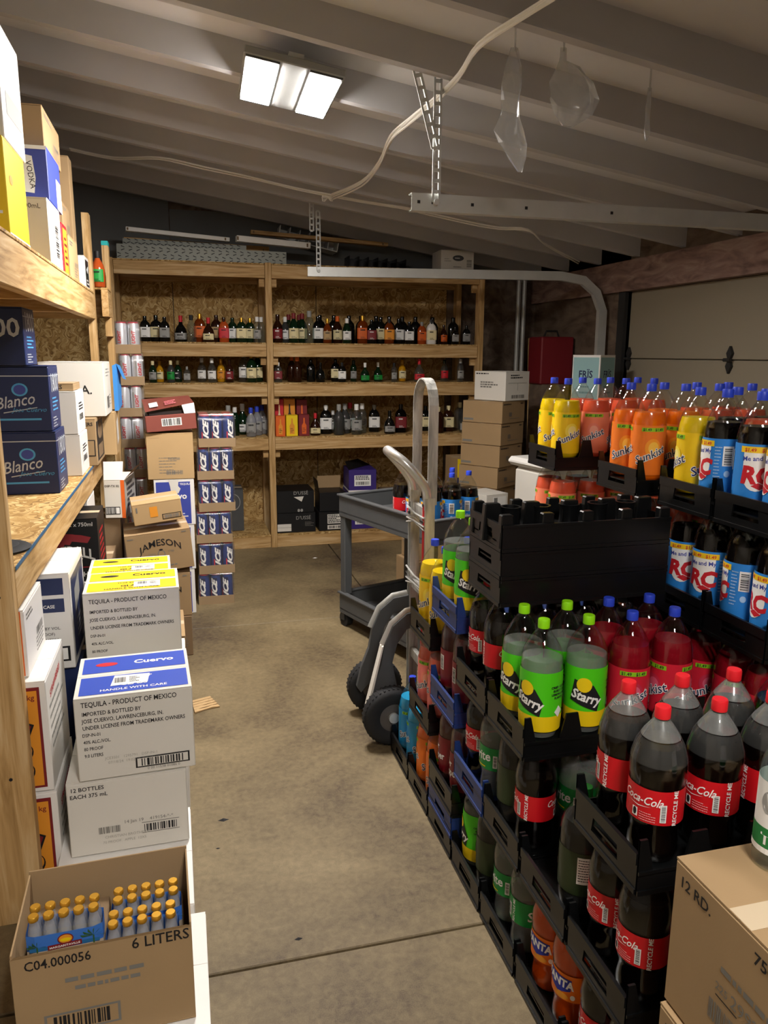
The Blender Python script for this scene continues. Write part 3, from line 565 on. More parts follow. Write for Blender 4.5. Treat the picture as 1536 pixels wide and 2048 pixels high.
def sunk(strip, ink='navyink'):
    def fn(m, T, z0, z1):
        h = z1-z0
        for a in range(3):
            u = (a-1)*.117
            m.rect(u-.035, z1-.019, u+.04, z1-.007, 'pricegreen', T, 0, 6)
            for b in (-.018, .02): m.text('$1.49', u+b, z1-.017, .012, 'ink', T, 1, .02)
            if a != 2:
                m.ell(u+.004, z0+h*.55, .026, .03, strip, T, 0); m.ell(u+.006, z0+h*.55, .017, .02, 'hl_'+strip, T, 1)
                m.text('Sunkist', u, z0+h*.34, .036, 'white', T, 2, .06, .2, .42); m.text('Sunkist', u, z0+h*.34, .036, ink, T, 3, .008, .2, .42)
            else:
                m.rect(u-.02, z0+h*.5, u+.002, z0+h*.86, 'white', T, 1, 3); m.barcode(u-.017, z0+h*.52, u-.001, z0+h*.84, 'ink', T, 2, True, 5); m.lines(u+.008, u+.03, z0+h*.8, 9, .008, .002, 'white', T, 1, 8)
                m.ell(u-.01, z0+h*.35, .008, .01, 'white', T, 1)
    return fn
def rcp(m, T, z0, z1):
    h = z1-z0
    for a in range(2):
        u = (a-.5)*.176
        pts = [(u-.036, z1-.02), (u-.036, z0+h*.5)]+[(u-.036*math.cos(i*math.pi/10), z0+h*.5-.045*math.sin(i*math.pi/10)) for i in range(11)]+[(u+.036, z1-.02)]
        m.poly(pts[::-1] if False else pts, 'white', T, 0)
        m.rect(u-.045, z1-.022, u+.045, z1-.006, 'pricegold', T, 1, 8)
        for b in (-.02, .022): m.text('$1.49', u+b, z1-.019, .013, 'redprint', T, 2, .02)
        m.text('Me and My', u, z1-.042, .017, 'bluebox', T, 1, .02, 0, .06)
        m.text('RC', u, z0+h*.35, .062, 'redprint', T, 1, .05, .1, 0, 1.0, 0)
        m.poly([(u+.006, z0+h*.36), (u+.03, z0+h*.3), (u+.01, z0+h*.24), (u-.012, z0+h*.3)], 'redprint', T, 1)
        v = u+.088
        m.rect(v-.018, z0+h*.52, v+.01, z1-.02, 'white', T, 0, 3); m.barcode(v-.014, z0+h*.54, v+.006, z1-.024, 'ink', T, 1, True, 3)
        m.lines(v-.04, v-.021, z1-.025, 11, .009, .003, 'paleblue', T, 0, 6); m.ell(v-.004, z0+h*.38, .008, .009, 'paleblue', T, 0)
def cokep(m, T, z0, z1):
    h = z1-z0
    for a in range(2):
        u = (a-.5)*.17
        m.text('Coca-Cola', u-.002, z0+h*.56, .0245, 'white', T, 0, .012, .38, -.03, .82); m.poly([(u-.028, z0+h*.5), (u-.005, z0+h*.44), (u+.02, z0+h*.5), (u-.005, z0+h*.465)], 'white', T, 0)
        m.rect(u+.008+.03, z0+h*.1, u+.02+.03, z0+h*.62, 'white', T, 0, 2); m.barcode(u+.04, z0+h*.13, u+.048, z0+h*.6, 'ink', T, 1, True, 4)
        m.rect(u-.018, z0+h*.1, u-.006, z0+h*.36, 'white', T, 0, 2); m.ell(u-.012, z0+h*.24, .004, .008, 'ink', T, 1); m.lines(u-.002, u+.03, z0+h*.28, 4, h*.07, h*.025, 'palered', T, 0, 4)
        m.text('RECYCLE ME', u+.072, z0+h*.5, .013, 'white', T, 0, .02, .1, math.pi/2)
def spritep(m, T, z0, z1):
    h = z1-z0
    for a in range(2):
        u = (a-.5)*.17
        m.text('Sprite', u, z0+h*.36, .04, 'white', T, 0, .02, .15, .12); m.rect(u-.03, z0+h*.1, u+.03, z0+h*.15, 'yellowprint', T, 0, 4)
        m.rect(u+.055, z0+h*.15, u+.068, z0+h*.7, 'white', T, 0, 2); m.barcode(u+.057, z0+h*.2, u+.066, z0+h*.66, 'ink', T, 1, True, 6); m.text('RECYCLE ME', u+.083, z0+h*.5, .012, 'white', T, 0, .02, 0, math.pi/2)
def starryp(m, T, z0, z1):
    h = z1-z0
    m.rect(-.175, z0, .175, z0+h*.27, 'yellowprint', T, 0, 40)
    for a in range(2):
        u = (a-.5)*.176
        m.poly([(u-.04, z0+h*.44), (u+.034, z0+h*.27), (u+.042, z0+h*.5), (u+.02, z0+h*.72), (u-.03, z0+h*.8)], 'ink', T, 1)
        m.ell(u-.004, z0+h*.72, .02, .02, 'yellowprint', T, 2); m.text('Starry', u, z0+h*.44, .036, 'white', T, 3, .03, .1, -.25, .9)
        v = u+.088
        for i, s in enumerate(('CRISP, CLEAR', 'BURST OF', 'LEMON LIME', 'FLAVOR')): m.text(s, v, z0+h*(.74-.06*i), .0085, 'ink', T, 1, .03)
        m.poly([(v, z0+h*.24), (v+.014, z0+h*.34), (v, z0+h*.44), (v-.014, z0+h*.34)], 'white', T, 2)
def drp(m, T, z0, z1):
    h = z1-z0
    for a in range(2):
        u = (a-.5)*.176
        m.text('Dr', u-.008, z0+h*.6, .036, 'white', T, 0, .02); m.text('Pepper', u, z0+h*.36, .036, 'white', T, 0, .02, 0, .08, .85)
        m.rect(u+.07, z0+h*.45, u+.09, z0+h*.85, 'white', T, 0, 3); m.barcode(u+.073, z0+h*.47, u+.087, z0+h*.83, 'ink', T, 1, True, 8)
def fantap(m, T, z0, z1):
    h = z1-z0
    for a in range(2):
        u = (a-.5)*.17
        m.poly([(u-.034, z0+h*.45), (u, z0+h*.25), (u+.034, z0+h*.42), (u+.036, z0+h*.85), (u-.03, z0+h*.92)], 'fantablue', T, 0)
        m.text('FANTA', u, z0+h*.52, .03, 'white', T, 1, .04, 0, -.06, .85); m.ell(u+.01, z0+h*.16, .02, .009, 'amberprint', T, 0); m.ell(u+.04, z0+h*.2, .006, .007, 'white', T, 0)
def greenp(m, T, z0, z1):
    h = z1-z0
    m.rect(-.01, z0+h*.3, .03, z0+h*.92, 'white', T, 0, 3); m.lines(-.007, .027, z0+h*.85, 9, h*.06, h*.02, 'ink', T, 1)
    for u in (-.1, .11): m.ell(u, z0+h*.5, .018, .02, 'palebrown', T, 0); m.ell(u, z0+h*.5, .012, .014, 'dewgreen', T, 1)
for n_, c_ in (('navyink', '#16204c'), ('pricegreen', '#8cc820'), ('pricegold', '#f2c81e'), ('paleblue', '#a9cdf0'), ('palered', '#f0a0a0'), ('fantablue', '#22309c'), ('palebrown', '#a07a70')): mat(n_, c_, .45)
for n_, c_, h_ in (('sw_y', '#f7e04a', '#f9e98a'), ('sw_o', '#f59a28', '#f8c04a'), ('sw_p', '#f08a74', '#f6ac94'), ('sw_b', '#1a86c8', '#58b0e0'), ('sw_r', '#c8304a', '#e0607a')): mat(n_, c_, .45); mat('hl_'+n_, h_, .45)
for n_, c_ in (('lab_y', '#f0c818'), ('lab_o', '#ee7a26'), ('lab_p', '#f58a68'), ('lab_pk', '#f07f78'), ('lab_b', '#1f8cc8'), ('lab_r', '#d42438'), ('lab_rc', '#2f86d8'), ('lab_coke', '#c8141e'), ('lab_sprite', '#0f8a3c'),
               ('lab_starry', '#4fd01a'), ('lab_dr', '#7a1420'), ('lab_fanta', '#f07a14'), ('dewgreen', '#2c3a20')): mat(n_, c_, .38)
for n_, c_ in (('liq_y', '#e8c404'), ('liq_o', '#f06c0a'), ('liq_p', '#e0583a'), ('liq_b', '#1a94c8'), ('liq_r', '#8c0f1e'), ('liq_dr', '#4a0a14'), ('liq_fanta', '#c8480a')): mat(n_, c_, .2)
BR = {  # liquid, label base, print, cap, outline, label z0-z1, fill level, words
 'sy': ('liq_y', 'lab_y', sunk('sw_y'), 'cap_blue', 'std', .022, .182, .226, 'yellow soda bottle with blue cap'),
 'so': ('liq_o', 'lab_o', sunk('sw_o'), 'cap_blue', 'std', .022, .182, .222, 'orange soda bottle with blue cap'),
 'sp': ('liq_p', 'lab_p', sunk('sw_p'), 'cap_blue', 'std', .022, .182, .226, 'peach soda bottle with blue cap'),
 'spk': ('liq_p', 'lab_pk', sunk('sw_p'), 'cap_blue', 'std', .022, .182, .226, 'pink-labelled peach soda bottle with blue cap'),
 'sb': ('liq_b', 'lab_b', sunk('sw_b'), 'cap_blue', 'std', .022, .182, .226, 'bright blue soda bottle with blue cap'),
 'sr': ('liq_r', 'lab_r', sunk('sw_r'), 'cap_blue', 'std', .022, .17, .226, 'red strawberry soda bottle with blue cap'),
 'rc': ('cola', 'lab_rc', rcp, 'cap_blue', 'std', .022, .178, .222, 'cola bottle with light blue label and blue cap'),
 'ck': ('cola', 'lab_coke', cokep, 'cap_red', 'contour', .089, .16, .228, 'cola bottle with red label and red cap'),
 'ckm': ('cola', 'lab_coke', cokep, 'cap_red', 'contour', .089, .16, .238, 'misted cola bottle with red label and red cap'),
 'spr': ('clear_drink', 'lab_sprite', spritep, 'cap_green', 'contour', .089, .16, .225, 'clear soda bottle with green label'),
 'st': ('clear_drink', 'lab_starry', starryp, 'cap_lime', 'round', .024, .185, .212, 'lime soda bottle with lime cap and green label'),
 'dr': ('liq_dr', 'lab_dr', drp, 'cap_red', 'round', .03, .16, .24, 'dark soda bottle with maroon label'),
 'fa': ('liq_fanta', 'lab_fanta', fantap, 'cap_red', 'contour', .089, .16, .23, 'orange soda bottle with blue wordmark'),
 'gr': ('green_drink', 'dewgreen', greenp, 'cap_green', 'round', .06, .17, .235, 'dark green soda bottle'),
}
def wrap_print(q, T, step=.007):
    """cut flat print (u, v, layer) into narrow upright strips, then bend it round a bottle"""
    me = q.mesh('label_print'); bm = bmesh.new(); bm.from_mesh(me)
    us = [v.co.x for v in bm.verts]; u = min(us)+step
    while u < max(us):
        bmesh.ops.bisect_plane(bm, geom=bm.verts[:]+bm.edges[:]+bm.faces[:], plane_co=(u, 0, 0), plane_no=(1, 0, 0)); u += step
    for v in bm.verts: v.co = T(v.co.x, v.co.y, v.co.z)
    bm.to_mesh(me); bm.free(); return me
BM = {}
def brand(k):
    if k in BM: return BM[k]
    liq, lab, pfn, cap, pn, z0, z1, lev, words = BR[k]; pf = PROF[pn]
    r = prof_r(pf, (z0+z1)/2)+.0008
    sh = MB().lathe(pf, 24, 'pet', capt=False).mesh('shell')
    mist = MB().lathe(sub([(a-.0006, b) for a, b in pf], .205, .25), 24, 'pet_haze', capb=False, capt=False).lathe(sub([(a-.0006, b) for a, b in pf], .252, .286), 24, 'pet_mist', capb=False, capt=False).mesh('condensation') if k == 'ckm' else None
    lq = MB().lathe(sub([(a-.0024, b) for a, b in pf], .002, lev), 24, liq).mesh('drink')
    lb = MB().lathe(sub(pf, z0, z1, .0008), 32, lab, capb=False, capt=False).mesh('label')
    R = lambda z: prof_r(pf, min(max(z, 0), .29))
    T = lambda u, v, kk: ((R(v)+.0022+.0003*kk)*math.sin(u/r), -(R(v)+.0022+.0003*kk)*math.cos(u/r), v)
    q = MB(); pfn(q, lambda u, v, kk: (u, v, kk), z0, z1); pr = wrap_print(q, T)
    cp = MB().lathe([(.0155, .289), (.0158, .291), (.0158, .309), (.0145, .312)], 24, cap).mesh('cap')
    ring = MB().lathe([(.0175, .2845), (.0175, .2875)], 16, 'pet', capb=False, capt=False).mesh('neck_ring')
    BM[k] = (sh, lq, lb, pr, cp, ring, mist); return BM[k]
def bottle(k, x, y, z, label, group, turn=0, name='soda_bottle'):
    sh, lq, lb, pr, cp, ring, mist = brand(k)
    t = thing(name, label, 'bottle', (x, y, z), -math.atan2(x, y)+turn, group)
    t.scale = (.935, .935, .965)
    s_ = ob('shell', sh, t); ob('neck_ring', ring, s_)
    if mist: ob('condensation', mist, s_)
    ob('drink', lq, t); l_ = ob('label', lb, t); ob('label_print', pr, l_); ob('cap', cp, t)
    return t
CL, CW = .506, .236
CM = {}
def crate_parts(colr, full):         # full: True = bottle crate, False = nested empty, 'posts' = empty with its inner posts showing
    k = (colr, full)
    if k in CM: return CM[k]
    mt = colr+'_plastic'; R = []
    b = MB().box(-CL/2+.004, CL/2-.004, -CW/2+.004, CW/2-.004, .036, .041, mt)
    for i in range(4 if full is True else 0):
        for j in (0, 1): b.lathe([(.03, .002), (.034, .036)], 12, mt, c=((i-1.5)*.1235, (j-.5)*.118, 0), capb=False, capt=False)
    R.append(('crate_floor', b.mesh('crate_floor')))
    th = .005
    def wave(n):
        pts = []
        for i in range(n*8+1):
            f = i/8.0; ph = abs((f % 1)-.5)*2          # 1 between bottles, 0 at a bottle
            pts.append(.046+.068*min(1, max(0, (ph-.5)/.22)))
        return pts
    for sgn in (-1, 1):
        hs = wave(4) if full is True else [.074]*33
        q = MB(); x0 = -CL/2; vs = []; y0 = sgn*CW/2; y1 = sgn*(CW/2-th)
        if sgn < 0: y0, y1 = y0, y1
        n = len(hs)
        for i, hh in enumerate(hs):
            xx = x0+CL*i/(n-1); vs += [(xx, y0, 0), (xx, y0, hh), (xx, y1, 0), (xx, y1, hh)]
        fs = []
        for i in range(n-1):
            a = 4*i; fs += [(a, a+4, a+5, a+1), (a+2, a+3, a+7, a+6), (a+1, a+5, a+7, a+3), (a, a+2, a+6, a+4)]
        q.add(vs, fs, mt)
        q.box(-CL/2, CL/2, min(y0, y0+sgn*.003), max(y0, y0+sgn*.003), 0, .01, mt); 
        if full is True: q.box(-CL/2, CL/2, min(y0, y0+sgn*.003), max(y0, y0+sgn*.003), .043, .05, mt)
        else: q.box(-CL/2, CL/2, min(y0, y0+sgn*.003), max(y0, y0+sgn*.003), .067, .074, mt)
        R.append(('long_wall', q.mesh('long_wall')))
        hh = .084 if full is True else .074; q = MB(); a0, a1 = sgn*CL/2, sgn*(CL/2-th)
        lo, hi = min(a0, a1), max(a0, a1)
        q.box(lo, hi, -CW/2+th, CW/2-th, 0, .026, mt)
        for s2 in (-1, 1):
            q.prism([(s2*(CW/2-th), .022), (s2*(CW/2-th), hh*.9), (s2*.042, hh*.9), (s2*.05, .022)] if s2 > 0 else [(s2*(CW/2-th), .022), (s2*.05, .022), (s2*.042, hh*.9), (s2*(CW/2-th), hh*.9)], lo, hi, mt, lambda u, v, w_: (w_, u, v))
        q.box(lo-.003 if sgn < 0 else lo, hi+.003 if sgn > 0 else hi, -CW/2+th, CW/2-th, hh*.72, hh, mt)
        q.box(lo-.003 if sgn < 0 else lo, hi+.003 if sgn > 0 else hi, -CW/2+th, CW/2-th, 0, .01, mt)
        R.append(('handle_wall', q.mesh('handle_wall')))
    if full == 'posts':
        for i in range(5):
            for j in range(3):
                w_ = .03 if j == 1 else .022
                q = MB().prism([(-w_, .009), (w_, .009), (w_*.75, .1+.012*(j == 1)), (-w_*.75, .1+.012*(j == 1))], -.012, .012, mt, lambda u, v, k_, i=i, j=j: ((i-2)*.1235*.96+u, (j-1)*.1+k_, v)); R.append(('divider_post', q.mesh('divider_post', .003)))
                if j == 1: R.append(('post_cup', MB().lathe([(.03, .009), (.026, .085), (.03, .1), (.024, .1), (.02, .06)], 14, mt, c=((i-2)*.09, .0, 0)).mesh('post_cup')))
    elif full:
        for i in range(3):
            q = MB().lathe([(.024, .041), (.02, .08), (.016, .115), (.0155, .128), (.012, .13)], 10, mt, c=((i-1)*.1235, 0, 0)); R.append(('divider_post', q.mesh('divider_post')))
    CM[k] = R; return R
def crate(colr, x, y, z, label, full=True, group='plastic bottle crates', rz=0):
    t = thing('bottle_crate', label, 'crate', (x, y, z), rz, group)
    for nm, me in crate_parts(colr, full): ob(nm, me, t)
    return t
XC = .772
COLX = [-.185, -.0617, .0617, .185]; ROWY = [.0568, -.0568]        # rear row, front row
STK = ['hand-truck stack', 'orange-and-peach stack', 'third aisle stack', 'empties-topped stack', 'lime-topped stack', 'short aisle stack', 'nearest red-cap stack']
POSX = ['aisle column', 'second column', 'third column', 'far-right column']; POSY = ['rear', 'front']
LEV = ['bottom', 'second', 'third', 'top', 'fifth']
def layer(stk, lev, cx, cy, z, colr, grid, turns=None, rz=0):
    """one crate with its bottles; grid[row][col] of brand keys (row 0 = rear)"""
    crate(colr, cx, cy, z, '%s bottle crate on %s level of the %s' % (colr, lev, stk), rz=rz)
    for r in range(2):
        for c in range(4):
            k = grid[r][c]
            if k in ('', '-', None): continue
            tn = (turns or {}).get((r, c), random.choice((0, .35, -.35, .8, -.7, 1.6, 2.6)))
            dx, dy = COLX[c]*math.cos(rz)-ROWY[r]*math.sin(rz), COLX[c]*math.sin(rz)+ROWY[r]*math.cos(rz)
            bottle(k, cx+dx, cy+dy, z+.042, '%s, %s %s, %s level, %s' % (BR[k][8] if len(BR[k][8].split()) < 8 else BR[k][8].replace(' and blue cap', '').replace(' with blue cap', '').replace(' and red cap', '').replace(' with lime cap and green label', ' with lime cap'), POSX[c], POSY[r], lev, stk), 'two-litre soda bottles in crates', tn)
G = lambda a, b: (a.split(), b.split())
cx = XC+CL/2
A, B, C, D, E_, F_, G_ = 2.67, 2.425, 2.18, 1.935, 1.69, 1.445, 1.2
PT = .31
layer(STK[0], 'bottom', cx, A, 0, 'black', G('sb sb sr sr', 'sb sb sr sr'), {(0, 0): 1.9, (1, 0): .35})
layer(STK[1], 'bottom', cx, B, 0, 'black', G('so so sp sp', 'so so sp sp'), {(0, 0): .25, (1, 0): -.3})
layer(STK[1], 'second', cx, B, PT, 'black', G('spk spk sp sp', 'spk spk sp sp'), {(0, 0): -.5, (1, 0): .2})
layer(STK[1], 'third', cx, B, 2*PT, 'black', G('sy sy sy sy', 'sy sy sy sy'), {(0, 0): -.4, (1, 0): 1.8})
for i, cl in enumerate(('black', 'blue')): crate(cl, cx, C, i*.0755, 'empty %s bottle crate, %s in the pile under the third aisle stack' % (cl, ORD[i]), False)
zC = .151
layer(STK[2], 'bottom', cx, C, zC, 'black', G('dr dr dr -', 'dr dr dr -'), {(0, 0): .15, (1, 0): .3})
layer(STK[2], 'second', cx, C, zC+PT, 'blue', G('dr dr dr -', 'dr dr dr -'), {(0, 0): -.9, (1, 0): -.9})
layer(STK[2], 'third', cx, C, zC+2*PT, 'blue', G('st - - -', 'st - - -'), {(0, 0): 1.2, (1, 0): 1.4})
layer(STK[3], 'bottom', cx, D, 0, 'black', G('st gr gr -', 'gr gr gr -'), {(0, 0): .1})
layer(STK[3], 'second', cx, D, PT, 'blue', G('ck ck ck -', 'spr ck ck -'), {(0, 0): .5, (1, 0): .3})
layer(STK[3], 'third', cx, D, 2*PT, 'black', G('ck ck ck ck', 'ck ck ck ck'), {(0, 0): .4, (1, 0): -.9})
for i in range(3): crate('black', cx+.03, D, 3*PT+.004+.0755*i, 'empty black bottle crate, %s of the pile on the empties-topped stack' % ('lowest', 'middle', 'topmost')[i], 'posts' if i == 2 else False)
layer(STK[4], 'bottom', cx, E_, 0, 'black', G('spr spr - -', 'spr spr - -'), {(0, 0): .2, (1, 0): -.75})
layer(STK[4], 'second', cx, E_, PT, 'black', G('gr spr ck ck', 'ck spr ck ck'), {(1, 0): -.1, (1, 1): .35})
layer(STK[4], 'third', cx, E_, 2*PT, 'black', G('st st sr sr', 'st st sr sr'), {(0, 0): .9, (1, 0): .95, (0, 1): 2.0, (1, 1): 2.0-.4, (1, 2): 2.3, (0, 3): .5, (0, 2): 2.9, (1, 3): 1.2})
layer(STK[5], 'bottom', cx, F_, 0, 'black', G('fa fa - -', 'fa fa - -'), {(0, 0): .8, (1, 0): .8})
layer(STK[5], 'second', cx, F_, PT, 'black', G('- - - -', 'gr - - -'), {(1, 0): 0})
layer(STK[6], 'bottom', cx, G_, 0, 'black', G('ck - - -', 'ck - - -'), {(0, 0): .3})
layer(STK[6], 'second', cx, G_, PT, 'black', G('ck ck - -', 'ck ck - -'), {(0, 0): .5, (1, 0): .6})
layer(STK[6], 'third', cx, G_, 2*PT, 'black', G('ckm ckm ckm ck', 'ckm ckm ckm ck'), {(0, 0): -.35, (1, 0): 1.05, (0, 1): .3, (1, 1): .95, (1, 2): -.4, (0, 2): .4})
STK += ['near blue-label stack', 'middle blue-label stack', 'orange-top stack', 'yellow-top stack']
cx2 = 1.352+CL/2
H0, H1, I_, J_ = 1.585, 1.83, 2.18, 2.72
zt = 1.17
for stk, yy, rows, cl in ((7, H0, [G('rc rc rc rc', 'rc rc rc rc'), G('rc rc rc rc', 'rc rc rc rc'), G('sr sr sr -', 'sr sr sr -')], {(0, 0): 1.45, (1, 0): .3, (0, 1): .2}),
                          (8, H1, [G('sy rc rc rc', 'rc sp rc rc'), G('rc rc rc rc', 'rc rc rc rc'), G('rc sr sr -', 'sr sr sr -')], {(0, 0): .9, (1, 0): .5}),
                          (9, I_, [G('so so sp sp', 'so so sp sp'), G('rc sp sp sp', 'sp sp sp sp')], {(0, 0): -.1, (1, 0): .25}),
                          (10, J_, [G('sy sp sp sp', 'sy sp sp sp'), G('sp sp sp sp', 'sp sp sp sp')], {(0, 0): .3, (1, 0): .35, (1, 1): 1.9})):
    for i, g in enumerate(rows):
        lv = ('top', 'second-highest', 'third-highest')[i]
        tn = dict(cl)
        if stk == 7 and i == 1: tn = {(0, 0): .1, (1, 0): .5}
        if stk == 8 and i == 1: tn = {(0, 0): 1.35, (1, 0): 1.1}
        if stk == 8 and i == 0: tn = {(0, 0): .75, (1, 0): .35, (0, 1): .2}
        if stk == 7 and i == 0: tn = {(0, 0): 1.6, (1, 0): .2}
        if stk in (7, 8) and i == 2: tn = {(0, 0): .2, (1, 0): .3}
        layer(STK[stk], lv, cx2, yy, zt-i*PT, 'black', g, tn)
    zb = zt-(len(rows)-1)*PT; n = round(zb/.0755)
    for j in range(n): crate('black', cx2, yy, j*zb/n, 'empty black bottle crate, %s from the floor under the %s' % (ORD[j], STK[stk]), False)

# ---------------------------------------------------------------- front right: brown cartons and a clear spirit bottle
def rd(m, T, W, H):
    m.text('12 RD.', .18*W, .85*H, .1*H, 'ink', T, 0, .015); m.text('750 ML', .76*W, .85*H, .1*H, 'ink', T, 0, .015)
    m.lines(.42*W, .85*W, .6*H, 1, .05*H, .035*H, 'greyink', T, 0, 2); m.text('225', .44*W, .47*H, .07*H, 'greyink', T); m.text('29926', .63*W, .46*H, .11*H, 'greyink', T); m.text('750', .85*W, .44*H, .07*H, 'greyink', T)
    m.rect(.4*W, .43*H, .56*W, .438*H, 'ink', T); m.rect(.6*W, .43*H, .92*W, .438*H, 'ink', T); m.barcode(.36*W, .25*H, .55*W, .38*H, 'greyink', T); m.barcode(.55*W, .1*H, .75*W, .32*H, 'ink', T, 0, seed=9)
t = box('carton', 'brown carton printed 12 RD 750 ML at the lower right', .775, 1.2, .68, .985, .49, .77, 'card', 0, {'l': rd})
q = MB().add([(-.15, -.15, .29), (.12, -.15, .31), (.12, .02, .283), (-.12, .01, .281)], [(0, 1, 2, 3)], 'card_light'); T = lambda u, v, k: (u, v, .305)
q.build('raised_flap', t)
box('carton', 'brown carton printed 12 RD beneath the lower right carton', .765, 1.19, .67, .98, .2, .488, 'card', 0, {'l': rd})
box('carton', 'plain brown carton on the floor under the two printed cartons', .77, 1.19, .67, .98, 0, .198, 'card')
t = thing('spirit_bottle', 'clear spirit bottle with white and green label on brown carton', 'bottle', (.925, .93, .7725), -1.0)
MB().lathe([(.03, 0), (.037, .004), (.038, .012), (.038, .17), (.034, .19), (.018, .225), (.014, .235), (.014, .28)], 24, 'clear_glass', capt=False).build('glass_body', t)
l_ = MB().lathe([(.0386, .03), (.0386, .155)], 32, 'white', capb=False, capt=False).build('label', t)
q = MB(); T = lambda u, v, k: ((.039+.0003*k)*math.sin(u/.039), -(.039+.0003*k)*math.cos(u/.039), v)
mat('labgreen', '#1f7a3c', .5); q.rect(-.12, .03, .12, .075, 'labgreen', T, 0, 30); q.rect(-.12, .03, .12, .04, 'white', T, 1, 30)
q.text('TRI', .0, .047, .026, 'white', T, 1, .03); q.ell(-.01, .12, .014, .02, 'labelgrey', T, 0); q.ell(.012, .105, .01, .004, 'ink', T, 0); q.build('label_print', l_)
MB().lathe([(.0155, .262), (.0155, .3), (.013, .302)], 20, 'white').build('cap', t)

# ---------------------------------------------------------------- hand truck
ht = thing('hand_truck', 'aluminium hand truck with black tyres parked beside the soda crates', 'hand truck', (0, 0, 0))
XH, YN, YFR = .95, 2.895, 3.1
def arc_pts(a, b, up, n=10): return [Vector(a)*(.5+.5*math.cos(math.pi*i/n))+Vector(b)*(.5-.5*math.cos(math.pi*i/n))+Vector((0, 0, up*math.sin(math.pi*i/n))) for i in range(n+1)]
for yy in (YN, YFR):
    q = MB()
    for dy in (-.017, .017): q.box(XH-.02, XH+.02, yy+dy-.002, yy+dy+.002, .06, 1.03, 'scuffed_aluminium')
    q.box(XH-.003, XH+.003, yy-.015, yy+.015, .06, 1.03, 'scuffed_aluminium')
    r_ = q.build('rail', ht)
    if yy == YN:
        MB().box(XH-.025, XH-.021, yy-.007, yy+.007, .1, 1.0, 'red_strip').build('red_strip', r_)
        MB().box(XH-.021, XH-.019, yy-.016, yy+.016, .08, 1.03, 'scuffed_aluminium').build('strip_plate', r_)
    for zz in (1.0, .93): MB().cyl((XH-.027, yy, zz), (XH-.018, yy, zz), .007, 10, 'dark_steel').build('bolt', r_)
q = MB(); loop = [(XH+.012, YN, 1.0), (XH+.012, YN, 1.38)]+[tuple(p) for p in arc_pts((XH+.012, YN, 1.4), (XH+.012, YFR, 1.4), .1)]+[(XH+.012, YFR, 1.38), (XH+.012, YFR, 1.0)]
vs = []; fs = []
ins = []; 
for i, p in enumerate(loop):
    p = Vector(p); a = Vector(loop[max(0, i-1)]); b_ = Vector(loop[min(len(loop)-1, i+1)]); tt = (b_-a).normalized(); nn = Vector((0, -tt.z, tt.y))
    for dx, dn in ((-.02, 0), (.02, 0), (.02, .006), (-.02, .006)): vs.append(p+Vector((dx, 0, 0))+nn*dn)
for i in range(len(loop)-1):
    for k in range(4): fs.append((4*i+k, 4*i+(k+1) % 4, 4*i+4+(k+1) % 4, 4*i+4+k))
q.add(vs, fs, 'scuffed_aluminium'); q.build('tall_loop_handle', ht)
hp = [(XH-.005, YN, .98), (XH-.012, YN, 1.06), (XH-.05, YN+.005, 1.12), (XH-.1, YN+.02, 1.175), (XH-.135, YN+.06, 1.205), (XH-.145, (YN+YFR)/2, 1.215), (XH-.135, YFR-.06, 1.205), (XH-.1, YFR-.02, 1.175), (XH-.05, YFR-.005, 1.12), (XH-.012, YFR, 1.06), (XH-.005, YFR, .98)]
def smooth(pts, n=4):
    pts = [Vector(p) for p in pts]; out = []
    for i in range(len(pts)-1):
        p0, p1, p2, p3 = pts[max(0, i-1)], pts[i], pts[i+1], pts[min(len(pts)-1, i+2)]
        for j in range(n):
            t_ = j/n; out.append(.5*((2*p1)+(p2-p0)*t_+(2*p0-5*p1+4*p2-p3)*t_*t_+(3*p1-p0-3*p2+p3)*t_**3))
    return out+[pts[-1]]
MB().tube(smooth(hp), .019, 14, 'chrome').build('curved_handle', ht)
for zz in (.96, .62, .3):
    MB().box(XH-.012, XH+.008, YN+.02, YFR-.02, zz-.02, zz+.02, 'scuffed_aluminium').build('cross_bar', ht)
for zz in (.93, .66):
    q = MB(); rnd = random.Random(3)
    for i in range(6):
        z_ = zz+rnd.uniform(-.03, .03); q.tube([(XH-.026, YN-.022, z_), (XH-.03, (YN+YFR)/2, z_+rnd.uniform(-.02, .02)), (XH-.026, YFR+.02, z_+rnd.uniform(-.03, .03))], .004, 5, 'shrink' if i % 2 else 'labelgrey')
    q.build('wrapped_tape', ht)
MB().box(XH+.02, XH+.19, YN-.02, YFR+.02, .012, .02, 'scuffed_aluminium').build('toe_plate', ht)
WX, WR = .79, .125
